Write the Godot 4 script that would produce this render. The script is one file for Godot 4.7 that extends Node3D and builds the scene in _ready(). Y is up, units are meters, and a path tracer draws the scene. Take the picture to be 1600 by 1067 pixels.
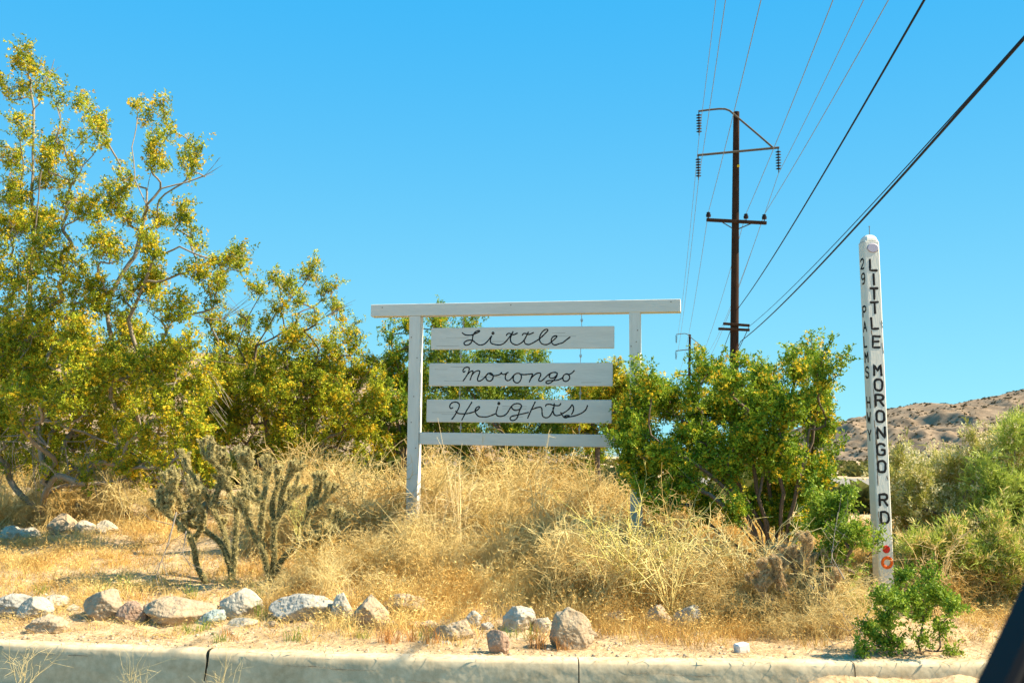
extends Node3D
# A dry roadside in daylight: a hanging sign on a white frame, a painted street post,
# creosote bushes, cholla cactus, dry grass, boulders and a kerb; utility poles behind.

var rng := RandomNumberGenerator.new()
var bump_noise := FastNoiseLite.new()
var grain_noise := FastNoiseLite.new()
var M := {}
var taken := {}

# ---------------------------------------------------------------- geometry collector
class Geo:
	var v := PackedVector3Array()
	var n := PackedVector3Array()
	var uv := PackedVector2Array()
	var ix := PackedInt32Array()
	func tube(pts: PackedVector3Array, rad: PackedFloat32Array, sides: int, cap := true) -> void:
		var m := pts.size()
		if m < 2:
			return
		var t0 := (pts[1] - pts[0]).normalized()
		var a := Vector3.UP if absf(t0.y) < 0.9 else Vector3.RIGHT
		var u := (a - t0 * a.dot(t0)).normalized()
		var base := v.size()
		for i in m:
			var t := (pts[mini(i + 1, m - 1)] - pts[maxi(i - 1, 0)]).normalized()
			u = (u - t * u.dot(t)).normalized()
			var w := t.cross(u)
			for k in sides:
				var an := TAU * k / sides
				var dir := u * cos(an) + w * sin(an)
				v.append(pts[i] + dir * rad[i])
				n.append(dir)
		for i in m - 1:
			for k in sides:
				var k2 := (k + 1) % sides
				var p := base + i * sides + k
				var q := base + i * sides + k2
				ix.append_array([p, p + sides, q, q, p + sides, q + sides])
		if cap:
			for e in [0, m - 1]:
				var dir: Vector3 = (pts[0] - pts[1]).normalized() if e == 0 else (pts[m - 1] - pts[m - 2]).normalized()
				var s := v.size()
				for k in sides:
					v.append(v[base + e * sides + k])
					n.append(dir)
				for k in range(1, sides - 1):
					ix.append_array([s, s + k, s + k + 1])
	func rod(a: Vector3, b: Vector3, r: float, sides := 6) -> void:
		tube(PackedVector3Array([a, b]), PackedFloat32Array([r, r]), sides)
	func poly(pts: Array, out_dir: Vector3) -> void:
		var nn: Vector3 = (pts[1] - pts[0]).cross(pts[2] - pts[0]).normalized()
		var flip := nn.dot(out_dir) < 0.0
		if flip:
			nn = -nn
		var s := v.size()
		for p in pts:
			v.append(p)
			n.append(nn)
		for k in range(1, pts.size() - 1):
			if flip:
				ix.append_array([s, s + k, s + k + 1])
			else:
				ix.append_array([s, s + k + 1, s + k])
	func box(c: Vector3, size: Vector3, b := 0.0, tr := Basis()) -> void:
		var h := size * 0.5
		var pt := func(ax: int, sg: Vector3) -> Vector3:
			var q := Vector3.ZERO
			for k in 3:
				q[k] = sg[k] * (h[k] if k == ax else h[k] - b)
			return c + tr * q
		for ax in 3:
			var a1 := (ax + 1) % 3
			var a2 := (ax + 2) % 3
			for s in [-1.0, 1.0]:
				var ring := []
				for e in [[-1, -1], [1, -1], [1, 1], [-1, 1]]:
					var sg := Vector3.ZERO
					sg[ax] = s; sg[a1] = e[0]; sg[a2] = e[1]
					ring.append(pt.call(ax, sg))
				var o := Vector3.ZERO
				o[ax] = s
				poly(ring, tr * o)
				if b > 0.0:
					for s2 in [-1.0, 1.0]:
						var q := []
						for e in [[ax, -1.0], [ax, 1.0], [a1, 1.0], [a1, -1.0]]:
							var sg := Vector3.ZERO
							sg[ax] = s; sg[a1] = s2; sg[a2] = e[1]
							q.append(pt.call(e[0], sg))
						var o2 := Vector3.ZERO
						o2[ax] = s; o2[a1] = s2
						poly(q, tr * o2)
		if b > 0.0:
			for sx in [-1.0, 1.0]:
				for sy in [-1.0, 1.0]:
					for sz in [-1.0, 1.0]:
						var sg := Vector3(sx, sy, sz)
						poly([pt.call(0, sg), pt.call(1, sg), pt.call(2, sg)], tr * sg)
	func leaf(p: Vector3, dir: Vector3, side: Vector3, ln: float, w: float, fold := 0.25) -> void:
		var up := dir.cross(side).normalized()
		var s := v.size()
		v.append_array([p, p + dir * ln * 0.5 + side * w * 0.5 + up * w * fold, p + dir * ln, p + dir * ln * 0.5 - side * w * 0.5 + up * w * fold])
		var n1 := (up - side * fold).normalized()
		n.append_array([up, n1, up, (up + side * fold).normalized()])
		ix.append_array([s, s + 1, s + 2, s, s + 2, s + 3])
	func mesh(mat: Material) -> ArrayMesh:
		for i in range(0, ix.size(), 3):     # front faces run clockwise about their normals
			var a := ix[i]
			var b := ix[i + 1]
			var c := ix[i + 2]
			if (v[b] - v[a]).cross(v[c] - v[a]).dot(n[a] + n[b] + n[c]) > 0.0:
				ix[i + 1] = c
				ix[i + 2] = b
		var arr := []
		arr.resize(Mesh.ARRAY_MAX)
		arr[Mesh.ARRAY_VERTEX] = v
		arr[Mesh.ARRAY_NORMAL] = n
		if uv.size() == v.size():
			arr[Mesh.ARRAY_TEX_UV] = uv
		arr[Mesh.ARRAY_INDEX] = ix
		var am := ArrayMesh.new()
		am.add_surface_from_arrays(Mesh.PRIMITIVE_TRIANGLES, arr)
		am.surface_set_material(0, mat)
		return am

# ---------------------------------------------------------------- scene helpers
func numbered(called: String) -> String:
	var k: int = taken.get(called, 0)
	taken[called] = k + 1
	return called if k == 0 else "%s_%03d" % [called, k]

func meta(o: Node, label: String, category: String, group := "") -> void:
	o.set_meta("label", label)
	o.set_meta("category", category)
	if group != "":
		o.set_meta("group", group)

func thing(called: String, at: Vector3, label: String, category: String, group := "") -> Node3D:
	var o := Node3D.new()
	o.name = numbered(called)
	add_child(o)
	o.position = at
	meta(o, label, category, group)
	return o

func part(called: String, g: Geo, mat: Material, parent: Node) -> MeshInstance3D:
	var o := MeshInstance3D.new()
	o.name = numbered(called) if parent == self else called
	o.mesh = g.mesh(mat)
	parent.add_child(o, true)
	return o

func structure(called: String, g: Geo, mat: Material, label: String, category: String) -> MeshInstance3D:
	var o := part(called, g, mat, self)
	meta(o, label, category)
	o.set_meta("kind", "structure")
	return o

func many(called: String, mesh: Mesh, at: Array, tint: PackedColorArray, parent: Node) -> MultiMeshInstance3D:
	var mm := MultiMesh.new()
	mm.transform_format = MultiMesh.TRANSFORM_3D
	mm.use_colors = tint.size() == at.size()
	mm.mesh = mesh
	mm.instance_count = at.size()
	for i in at.size():
		mm.set_instance_transform(i, at[i])
	if tint.size() == at.size():
		for i in at.size():
			mm.set_instance_color(i, tint[i])
	var o := MultiMeshInstance3D.new()
	o.name = numbered(called) if parent == self else called
	o.multimesh = mm
	o.set_meta("kind", "stuff")
	parent.add_child(o, true)
	return o

func rf(a: float, b: float) -> float:
	return rng.randf_range(a, b)

func rdir() -> Vector3:
	var z := rf(-1, 1)
	var a := rf(0, TAU)
	var r := sqrt(1.0 - z * z)
	return Vector3(r * cos(a), z, r * sin(a))

func facing(y_dir: Vector3, roll := 0.0) -> Basis:
	var y := y_dir.normalized()
	var a := Vector3.RIGHT if absf(y.x) < 0.8 else Vector3.BACK
	var x := (a - y * a.dot(y)).normalized()
	var b := Basis(x, y, x.cross(y))
	return b * Basis(Vector3.UP, roll)

# ---------------------------------------------------------------- materials
func srgb(r: float, g: float, b: float) -> Color:
	return Color(r, g, b).linear_to_srgb()

func plain(r: float, g: float, b: float, rough := 0.9, tinted := false) -> StandardMaterial3D:
	var m := StandardMaterial3D.new()
	m.albedo_color = srgb(r, g, b)
	m.roughness = rough
	m.metallic_specular = 0.3
	m.vertex_color_use_as_albedo = tinted
	return m

# a colour picture of two mixed noises between linear colours a and b, with dark and light grains
func mottle(size: int, seed_: int, f1: float, f2: float, a: Color, b: Color, grains := 0.0, stretch := 1) -> ImageTexture:
	var n1 := FastNoiseLite.new()
	n1.seed = seed_; n1.frequency = f1; n1.fractal_octaves = 5
	var n2 := FastNoiseLite.new()
	n2.seed = seed_ + 7; n2.frequency = f2; n2.fractal_octaves = 3
	var i1 := n1.get_seamless_image(size, size)
	var i2 := n2.get_seamless_image(size, size)
	i1.convert(Image.FORMAT_L8)
	i2.convert(Image.FORMAT_L8)
	var d1 := i1.get_data()
	var d2 := i2.get_data()
	var out := PackedByteArray()
	out.resize(size * size * 3)
	var lut := PackedByteArray()
	for k in 256:
		var t := clampf((k / 255.0 - 0.5) * 1.6 + 0.5, 0.0, 1.0)
		var c := a.lerp(b, t).linear_to_srgb()
		lut.append_array([int(c.r8), int(c.g8), int(c.b8)])
	var r := RandomNumberGenerator.new()
	r.seed = seed_
	for y in size:
		var row := y * size
		for x in size:
			var at2 := row + x
			if stretch > 1:
				at2 = row + (x / stretch)
			var k := int(d1[at2 if stretch > 1 else row + x] * 0.55 + d2[at2] * 0.45)
			if grains > 0.0:
				k = clampi(k + int((r.randf() - 0.5) * 255.0 * grains), 0, 255)
			var o := (row + x) * 3
			out[o] = lut[k * 3]
			out[o + 1] = lut[k * 3 + 1]
			out[o + 2] = lut[k * 3 + 2]
	var im := Image.create_from_data(size, size, false, Image.FORMAT_RGB8, out)
	im.generate_mipmaps()
	return ImageTexture.create_from_image(im)

func height_map(size: int, seed_: int, f: float, oct := 5) -> ImageTexture:
	var n1 := FastNoiseLite.new()
	n1.seed = seed_; n1.frequency = f; n1.fractal_octaves = oct
	var i1 := n1.get_seamless_image(size, size)
	i1.convert(Image.FORMAT_RGB8)
	return ImageTexture.create_from_image(i1)

func surface(tex: Texture2D, scale: Vector3, rough := 0.95, world := true, relief: Texture2D = null, depth := 0.0) -> StandardMaterial3D:
	var m := StandardMaterial3D.new()
	m.albedo_texture = tex
	m.uv1_triplanar = true
	m.uv1_world_triplanar = world
	m.uv1_scale = scale
	m.roughness = rough
	m.metallic_specular = 0.25
	if relief:
		m.heightmap_enabled = true
		m.heightmap_texture = relief
		m.heightmap_scale = depth
	return m

func leafy(r: float, g: float, b: float, through: float) -> StandardMaterial3D:
	var m := plain(r, g, b, 0.55, true)
	m.metallic_specular = 0.35
	m.backlight_enabled = true
	m.backlight = srgb(r * through, g * through, b * through)
	m.cull_mode = BaseMaterial3D.CULL_DISABLED
	return m

func make_materials() -> void:
	var coarse := height_map(512, 3, 0.02)
	var fine := height_map(512, 5, 0.06)
	M.sand = surface(mottle(1024, 11, 0.006, 0.05, Color(0.36, 0.24, 0.12), Color(0.66, 0.50, 0.31), 0.30), Vector3.ONE * 0.45, 1.0, true, fine, 1.2)
	M.kerb = surface(mottle(1024, 21, 0.004, 0.03, Color(0.40, 0.31, 0.185), Color(0.70, 0.57, 0.375), 0.22), Vector3.ONE * 0.45, 0.95, true, fine, 0.25)
	M.asphalt = surface(mottle(512, 31, 0.02, 0.1, Color(0.19, 0.17, 0.14), Color(0.30, 0.27, 0.225), 0.3), Vector3.ONE * 0.5, 0.95)
	M.hill = surface(mottle(1024, 41, 0.008, 0.06, Color(0.13, 0.085, 0.05), Color(0.36, 0.265, 0.175), 0.35), Vector3.ONE * 0.016, 1.0)
	M.rock_white = surface(mottle(512, 51, 0.012, 0.06, Color(0.32, 0.27, 0.19), Color(0.60, 0.53, 0.42), 0.26), Vector3.ONE * 1.6, 0.95, true, coarse, 1.8)
	M.rock_grey = surface(mottle(512, 61, 0.014, 0.08, Color(0.20, 0.19, 0.16), Color(0.52, 0.48, 0.40), 0.36), Vector3.ONE * 1.9, 0.95, true, coarse, 1.8)
	M.rock_tan = surface(mottle(512, 71, 0.012, 0.06, Color(0.26, 0.185, 0.11), Color(0.52, 0.41, 0.28), 0.30), Vector3.ONE * 1.7, 0.95, true, coarse, 2.0)
	M.rock_green = surface(mottle(512, 83, 0.012, 0.07, Color(0.20, 0.24, 0.21), Color(0.42, 0.48, 0.44), 0.25), Vector3.ONE * 2.0, 0.95, true, coarse, 1.8)
	M.rock_red = surface(mottle(512, 81, 0.012, 0.07, Color(0.24, 0.14, 0.09), Color(0.48, 0.34, 0.24), 0.25), Vector3.ONE * 2.2, 0.95, true, coarse, 1.8)
	M.paint = surface(mottle(1024, 91, 0.004, 0.02, Color(0.63, 0.61, 0.535), Color(0.70, 0.68, 0.60), 0.04), Vector3(0.35, 3.0, 3.0), 0.7, false, fine, 0.12)
	M.paint_up = surface(mottle(1024, 93, 0.004, 0.02, Color(0.63, 0.61, 0.535), Color(0.71, 0.69, 0.61), 0.04), Vector3(3.0, 0.35, 3.0), 0.7, false, fine, 0.12)
	M.ink = plain(0.012, 0.012, 0.012, 0.6)
	M.bare_wood = plain(0.20, 0.15, 0.10, 0.9)
	M.pole_wood = surface(mottle(512, 101, 0.01, 0.05, Color(0.022, 0.012, 0.008), Color(0.065, 0.034, 0.019), 0.2), Vector3(3.0, 0.25, 3.0), 0.95, false)
	M.arm_steel = plain(0.085, 0.075, 0.06, 0.7)
	M.porcelain = plain(0.025, 0.014, 0.010, 0.35)
	M.wire = plain(0.22, 0.25, 0.28, 0.6)
	M.cable = plain(0.006, 0.007, 0.009, 0.7)
	M.zinc = plain(0.42, 0.42, 0.40, 0.5)
	M.zinc.metallic = 0.4
	M.bark_pale = surface(mottle(256, 111, 0.03, 0.12, Color(0.17, 0.135, 0.10), Color(0.40, 0.345, 0.27), 0.25), Vector3.ONE * 6.0, 0.95)
	M.bark_dark = surface(mottle(256, 121, 0.03, 0.12, Color(0.10, 0.07, 0.05), Color(0.25, 0.19, 0.14), 0.25), Vector3.ONE * 6.0, 0.95)
	M.leaf = leafy(1, 1, 1, 0.6)
	M.petal = leafy(1, 1, 1, 0.6)
	M.straw = leafy(1, 1, 1, 0.25)
	M.straw.roughness = 0.8
	M.cholla_skin = surface(mottle(256, 131, 0.05, 0.15, Color(0.08, 0.075, 0.03), Color(0.18, 0.155, 0.07), 0.3), Vector3.ONE * 8.0, 0.95)
	M.cholla_dead = surface(mottle(256, 133, 0.05, 0.15, Color(0.12, 0.075, 0.035), Color(0.28, 0.19, 0.10), 0.3), Vector3.ONE * 8.0, 0.95)
	M.orange = plain(0.80, 0.13, 0.01, 0.35)
	M.red = plain(0.55, 0.03, 0.015, 0.35)
	M.mauve = plain(0.44, 0.40, 0.47, 0.35)
	M.yellow_tag = plain(0.7, 0.45, 0.02, 0.6)
	M.car_black = plain(0.004, 0.004, 0.005, 0.6)
	M.concrete_white = surface(mottle(256, 141, 0.03, 0.1, Color(0.5, 0.5, 0.48), Color(0.72, 0.72, 0.70), 0.2), Vector3.ONE * 4.0, 0.95)

# ---------------------------------------------------------------- terrain
func kerb_d(x: float) -> float:
	var e := -(x + 0.6) / 0.8
	return 6.5 + 0.01 * x + 0.19 * 0.8 * (e if e > 30.0 else log(1.0 + exp(e)))

func smooth(a: float, b: float, x: float) -> float:
	var t := clampf((x - a) / (b - a), 0.0, 1.0)
	return t * t * (3.0 - 2.0 * t)

func lie(x: float, z: float) -> float:
	var d := -z
	var t := d - kerb_d(x)
	if t < 0.08:
		return -0.2
	var s := lerpf(0.13, 0.045, smooth(-1, 4, x))
	var h := 0.14 + s * clampf(t - 0.9, 0.0, 5.2) * (1.0 - smooth(16, 42, d)) - 0.14 * smooth(16, 42, d)
	if d < 60.0:
		var near := 1.0 - smooth(20.0, 34.0, d)
		h += bump_noise.get_noise_2d(x * 1.0, z * 1.0) * 0.05 * smooth(0.3, 1.2, t) * near
		h += grain_noise.get_noise_2d(x, z) * 0.018 * smooth(0.1, 0.5, t) * near
	return h

func on_ground(x: float, z: float, sink := 0.0) -> Vector3:
	return Vector3(x, lie(x, z) - sink, z)

func sheet(xs: PackedFloat32Array, zs_of: Callable, rows: int, height: Callable) -> Geo:
	var g := Geo.new()
	var w := xs.size()
	for j in rows:
		for i in w:
			var z: float = zs_of.call(xs[i], j)
			g.v.append(Vector3(xs[i], height.call(xs[i], z, j), z))
	g.n.resize(g.v.size())
	for j in rows:
		for i in w:
			var a := g.v[j * w + mini(i + 1, w - 1)] - g.v[j * w + maxi(i - 1, 0)]
			var b := g.v[mini(j + 1, rows - 1) * w + i] - g.v[maxi(j - 1, 0) * w + i]
			var nn := a.cross(b).normalized()
			g.n[j * w + i] = nn if nn.y > 0 else -nn
	for j in rows - 1:
		for i in w - 1:
			var p := j * w + i
			g.ix.append_array([p, p + w, p + 1, p + 1, p + w, p + w + 1])
	return g

func spread(a: float, b: float, fine_a: float, fine_b: float, step: float, grow_by: float) -> PackedFloat32Array:
	var out := PackedFloat32Array()
	var lo := []
	var x := fine_a
	var st := step
	while x > a:
		st *= grow_by
		x -= st
		lo.push_front(maxf(x, a))
	for q in lo:
		out.append(q)
	x = fine_a
	while x < fine_b:
		out.append(x)
		x += step
	st = step
	while x < b:
		out.append(x)
		st *= grow_by
		x += st
	out.append(b)
	return out

func build_ground() -> void:
	var xs := spread(-1500, 2500, -6.5, 6.5, 0.07, 1.12)
	var ts := PackedFloat32Array([-300, -60, -12, -3, -0.6, 0.02, 0.1, 0.16])
	var t := 0.16
	var st := 0.07
	while t < 3000.0:
		if t > 6.0:
			st *= 1.1
		t += st
		ts.append(t)
	var g := sheet(xs, func(x, j): return -(kerb_d(clampf(x, -12, 12)) + ts[j]), ts.size(), func(x, z, j): return -0.2 if j < 6 else (lie(clampf(x, -12, 12), z) if absf(x) < 12.0 else lie(x if absf(x) < 40.0 else signf(x) * 40.0, z)))
	structure("ground", g, M.sand, "pale tan sandy ground behind the kerb", "ground")
	var road := Geo.new()
	var rx := spread(-60, 60, -8, 8, 0.5, 1.3)
	road = sheet(rx, func(x, j): return [-kerb_d(clampf(x, -12, 12)) + 0.0, 0.0, 9.0][j], 3, func(x, z, j): return -0.12)
	structure("road", road, M.asphalt, "grey asphalt road surface in front of the kerb", "road")

# ---------------------------------------------------------------- kerb
func build_kerb() -> void:
	var root := Node3D.new()
	root.name = "kerb"
	add_child(root)
	meta(root, "weathered cracked concrete kerb along the edge of the sandy verge", "kerb")
	root.set_meta("kind", "structure")
	var cuts := [-12.0, -6.4, -2.006, 0.44, 2.2, 3.6, 6.0, 12.0]
	for k in cuts.size() - 1:
		var a: float = cuts[k] + 0.004
		var b: float = cuts[k + 1] - 0.004
		var wide := 0.0
		var g := Geo.new()
		var cols := maxi(2, int((b - a) / 0.06))
		var prof := [Vector2(0.0, -0.22), Vector2(0.002, -0.08), Vector2(0.003, -0.05), Vector2(0.005, -0.02), Vector2(0.007, 0.01), Vector2(0.009, 0.04), Vector2(0.011, 0.07), Vector2(0.013, 0.095), Vector2(0.018, 0.125), Vector2(0.032, 0.144), Vector2(0.055, 0.15), Vector2(0.10, 0.151), Vector2(0.15, 0.15), Vector2(0.172, 0.146), Vector2(0.182, 0.13), Vector2(0.184, -0.22)]
		var rows := prof.size()
		for i in cols + 1:
			var x := lerpf(a, b, float(i) / cols)
			for j in rows:
				var q: Vector2 = prof[j]
				var dx := 0.0
				# the two sides of the open crack are ragged
				if (k == 2 and i == 0) or (k == 1 and i == cols):
					dx = 0.035 * bump_noise.get_noise_2d(q.y * 24.0, 9.0) + 0.012 * sin(q.y * 90.0) + 0.03 * (q.y - 0.05) + (0.005 + 0.006 * absf(grain_noise.get_noise_2d(q.y * 40.0, 3.0))) * (1.0 if k == 2 else -1.0)
				var wob := grain_noise.get_noise_2d(x * 0.7 + 40.0, q.y * 9.0 + q.x * 7.0) * 0.006
				g.v.append(Vector3(x + dx, q.y + (wob * 0.5 if j > 1 else 0.0), -(kerb_d(x) + q.x - wob)))
		g.n.resize(g.v.size())
		for i in cols + 1:
			for j in rows:
				var u := g.v[mini(i + 1, cols) * rows + j] - g.v[maxi(i - 1, 0) * rows + j]
				var w := g.v[i * rows + mini(j + 1, rows - 1)] - g.v[i * rows + maxi(j - 1, 0)]
				g.n[i * rows + j] = u.cross(w).normalized()
		for i in cols:
			for j in rows - 1:
				var p := i * rows + j
				g.ix.append_array([p, p + 1, p + rows, p + rows, p + 1, p + rows + 1])
		for e in [0, cols]:
			var ring := []
			for j in rows:
				ring.append(g.v[e * rows + j])
			g.poly(ring, Vector3.LEFT if e == 0 else Vector3.RIGHT)
		var section := part("kerb_section", g, M.kerb, root)
		for c in (2 if k in [1, 2] else 1):      # dirt-filled hairline cracks wandering along the face
			var cg := Geo.new()
			var cp := PackedVector3Array()
			var cr := PackedFloat32Array()
			var x0 := rf(a + 0.1, maxf(a + 0.2, b - 0.9))
			var y0 := rf(0.0, 0.09)
			for i in 14:
				var x := x0 + i * rf(0.03, 0.055)
				if x > b - 0.02:
					break
				y0 += rf(-0.006, 0.006)
				cp.append(Vector3(x, y0, -(kerb_d(x) + 0.004)))
				cr.append(rf(0.0003, 0.0012))
			if cp.size() > 2:
				cg.tube(cp, cr, 4)
				part("crack", cg, M.bare_wood, section)

# ---------------------------------------------------------------- painted strokes
# a flattened brush stroke lying on the local plane z = 0
func stroke(g: Geo, pts: PackedVector2Array, r: float, thick := 0.0025, jitter := 0.0) -> void:
	var smoothed := PackedVector2Array()
	var m := pts.size()
	for i in m - 1:
		var p0 := pts[maxi(i - 1, 0)]
		var p3 := pts[mini(i + 2, m - 1)]
		var steps := 5 if pts[i].distance_to(pts[i + 1]) > r * 0.8 else 2
		for k in steps:
			smoothed.append(pts[i].cubic_interpolate(pts[i + 1], p0, p3, float(k) / steps))
	smoothed.append(pts[m - 1])
	strip(g, smoothed, r, thick, jitter)

func strip(g: Geo, pts: PackedVector2Array, r: float, thick: float, jitter := 0.0) -> void:
	var m := pts.size()
	var c := PackedVector3Array()
	var w := PackedFloat32Array()
	for i in m:
		c.append(Vector3(pts[i].x, pts[i].y, 0))
		w.append(r * (1.0 + jitter * rf(-1, 1)))
	var ends := (c[0] - c[1]).normalized() * r * 0.6
	c.insert(0, c[0] + ends)
	w.insert(0, r * 0.55)
	ends = (c[c.size() - 1] - c[c.size() - 2]).normalized() * r * 0.6
	c.append(c[c.size() - 1] + ends)
	w.append(r * 0.55)
	var s := g.v.size()
	g.tube(c, w, 8)
	for k in range(s, g.v.size()):
		var q := g.v[k]
		q.z *= thick / r
		g.v[k] = q
		var nn := g.n[k]
		nn.z *= 3.0
		g.n[k] = nn.normalized()

const GLYPHS := {
	"L": [[0, 1, 0, 0, 0.9, 0.02]], "I": [[0.5, 1, 0.5, 0]], "T": [[0, 1, 1, 1], [0.5, 1, 0.52, 0]],
	"E": [[1, 1, 0.05, 1, 0, 0, 0.95, 0]  , [0, 0.52, 0.8, 0.52]], "M": [[0, 0, 0.04, 1, 0.5, 0.42, 0.95, 1, 1, 0]],
	"O": [[0.35, 1, 0.12, 0.92, 0, 0.75, 0, 0.25, 0.12, 0.06, 0.35, 0, 0.65, 0, 0.88, 0.06, 1, 0.25, 1, 0.75, 0.88, 0.92, 0.65, 1, 0.35, 1]],
	"R": [[0, 0, 0, 1, 0.7, 1, 0.95, 0.9, 1, 0.75, 0.95, 0.6, 0.7, 0.5, 0.05, 0.5], [0.5, 0.5, 1, 0]],
	"N": [[0, 0, 0, 1, 0.98, 0.02, 1, 1]], "G": [[1, 0.82, 0.85, 0.95, 0.6, 1, 0.3, 1, 0.08, 0.88, 0, 0.7, 0, 0.25, 0.1, 0.08, 0.35, 0, 0.7, 0, 0.95, 0.1, 1, 0.45, 0.55, 0.45]],
	"D": [[0, 0, 0, 1, 0.6, 1, 0.9, 0.88, 1, 0.7, 1, 0.3, 0.9, 0.12, 0.6, 0, 0, 0]],
	"2": [[0, 0.78, 0.2, 0.97, 0.75, 0.97, 1, 0.78, 0.95, 0.58, 0, 0, 1, 0]], "9": [[1, 0.6, 0.7, 0.45, 0.25, 0.47, 0, 0.65, 0.05, 0.88, 0.35, 1, 0.75, 0.97, 1, 0.8, 1, 0.3, 0.75, 0.02, 0.25, 0]],
	"P": [[0, 0, 0, 1, 0.7, 1, 1, 0.85, 1, 0.62, 0.7, 0.48, 0, 0.48]], "A": [[0, 0, 0.5, 1, 1, 0], [0.2, 0.38, 0.8, 0.38]],
	"S": [[1, 0.85, 0.75, 1, 0.25, 1, 0, 0.82, 0.1, 0.6, 0.9, 0.42, 1, 0.2, 0.75, 0, 0.25, 0, 0, 0.15]],
	"H": [[0, 1, 0, 0], [1, 1, 1, 0], [0, 0.5, 1, 0.5]], "W": [[0, 1, 0.22, 0, 0.5, 0.6, 0.78, 0, 1, 1]], "Y": [[0, 1, 0.5, 0.5, 1, 1], [0.5, 0.5, 0.5, 0]],
}

func glyph(g: Geo, ch: String, centre: Vector2, w: float, h: float, r: float) -> void:
	for s in GLYPHS[ch]:
		var pts := PackedVector2Array()
		for k in s.size() / 2:
			pts.append(centre + Vector2((s[2 * k] - 0.5) * w + rf(-0.002, 0.002), (s[2 * k + 1] - 0.5) * h + rf(-0.002, 0.002)))
		var fine := PackedVector2Array()
		for i in pts.size() - 1:
			for k in 4:
				fine.append(pts[i].lerp(pts[i + 1], k / 4.0))
		fine.append(pts[pts.size() - 1])
		strip(g, fine, r, 0.0022, 0.13)

# ---------------------------------------------------------------- the hanging sign
func beam_between(called: String, a: Vector3, b: Vector3, wide: float, deep: float, mat: Material, root: Node3D, out_z: Vector3, upright := false) -> MeshInstance3D:
	var along := (b - a).normalized()
	var z := (out_z - along * out_z.dot(along)).normalized()
	var g := Geo.new()
	var ln := a.distance_to(b)
	var o: MeshInstance3D
	if upright:
		g.box(Vector3.ZERO, Vector3(wide, ln, deep), 0.005)
		o = part(called, g, mat, root)
		o.basis = Basis(along.cross(z), along, z)
	else:
		g.box(Vector3.ZERO, Vector3(ln, wide, deep), 0.004)
		o = part(called, g, mat, root)
		o.basis = Basis(along, z.cross(along), z)
	o.position = (a + b) * 0.5
	return o

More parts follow.
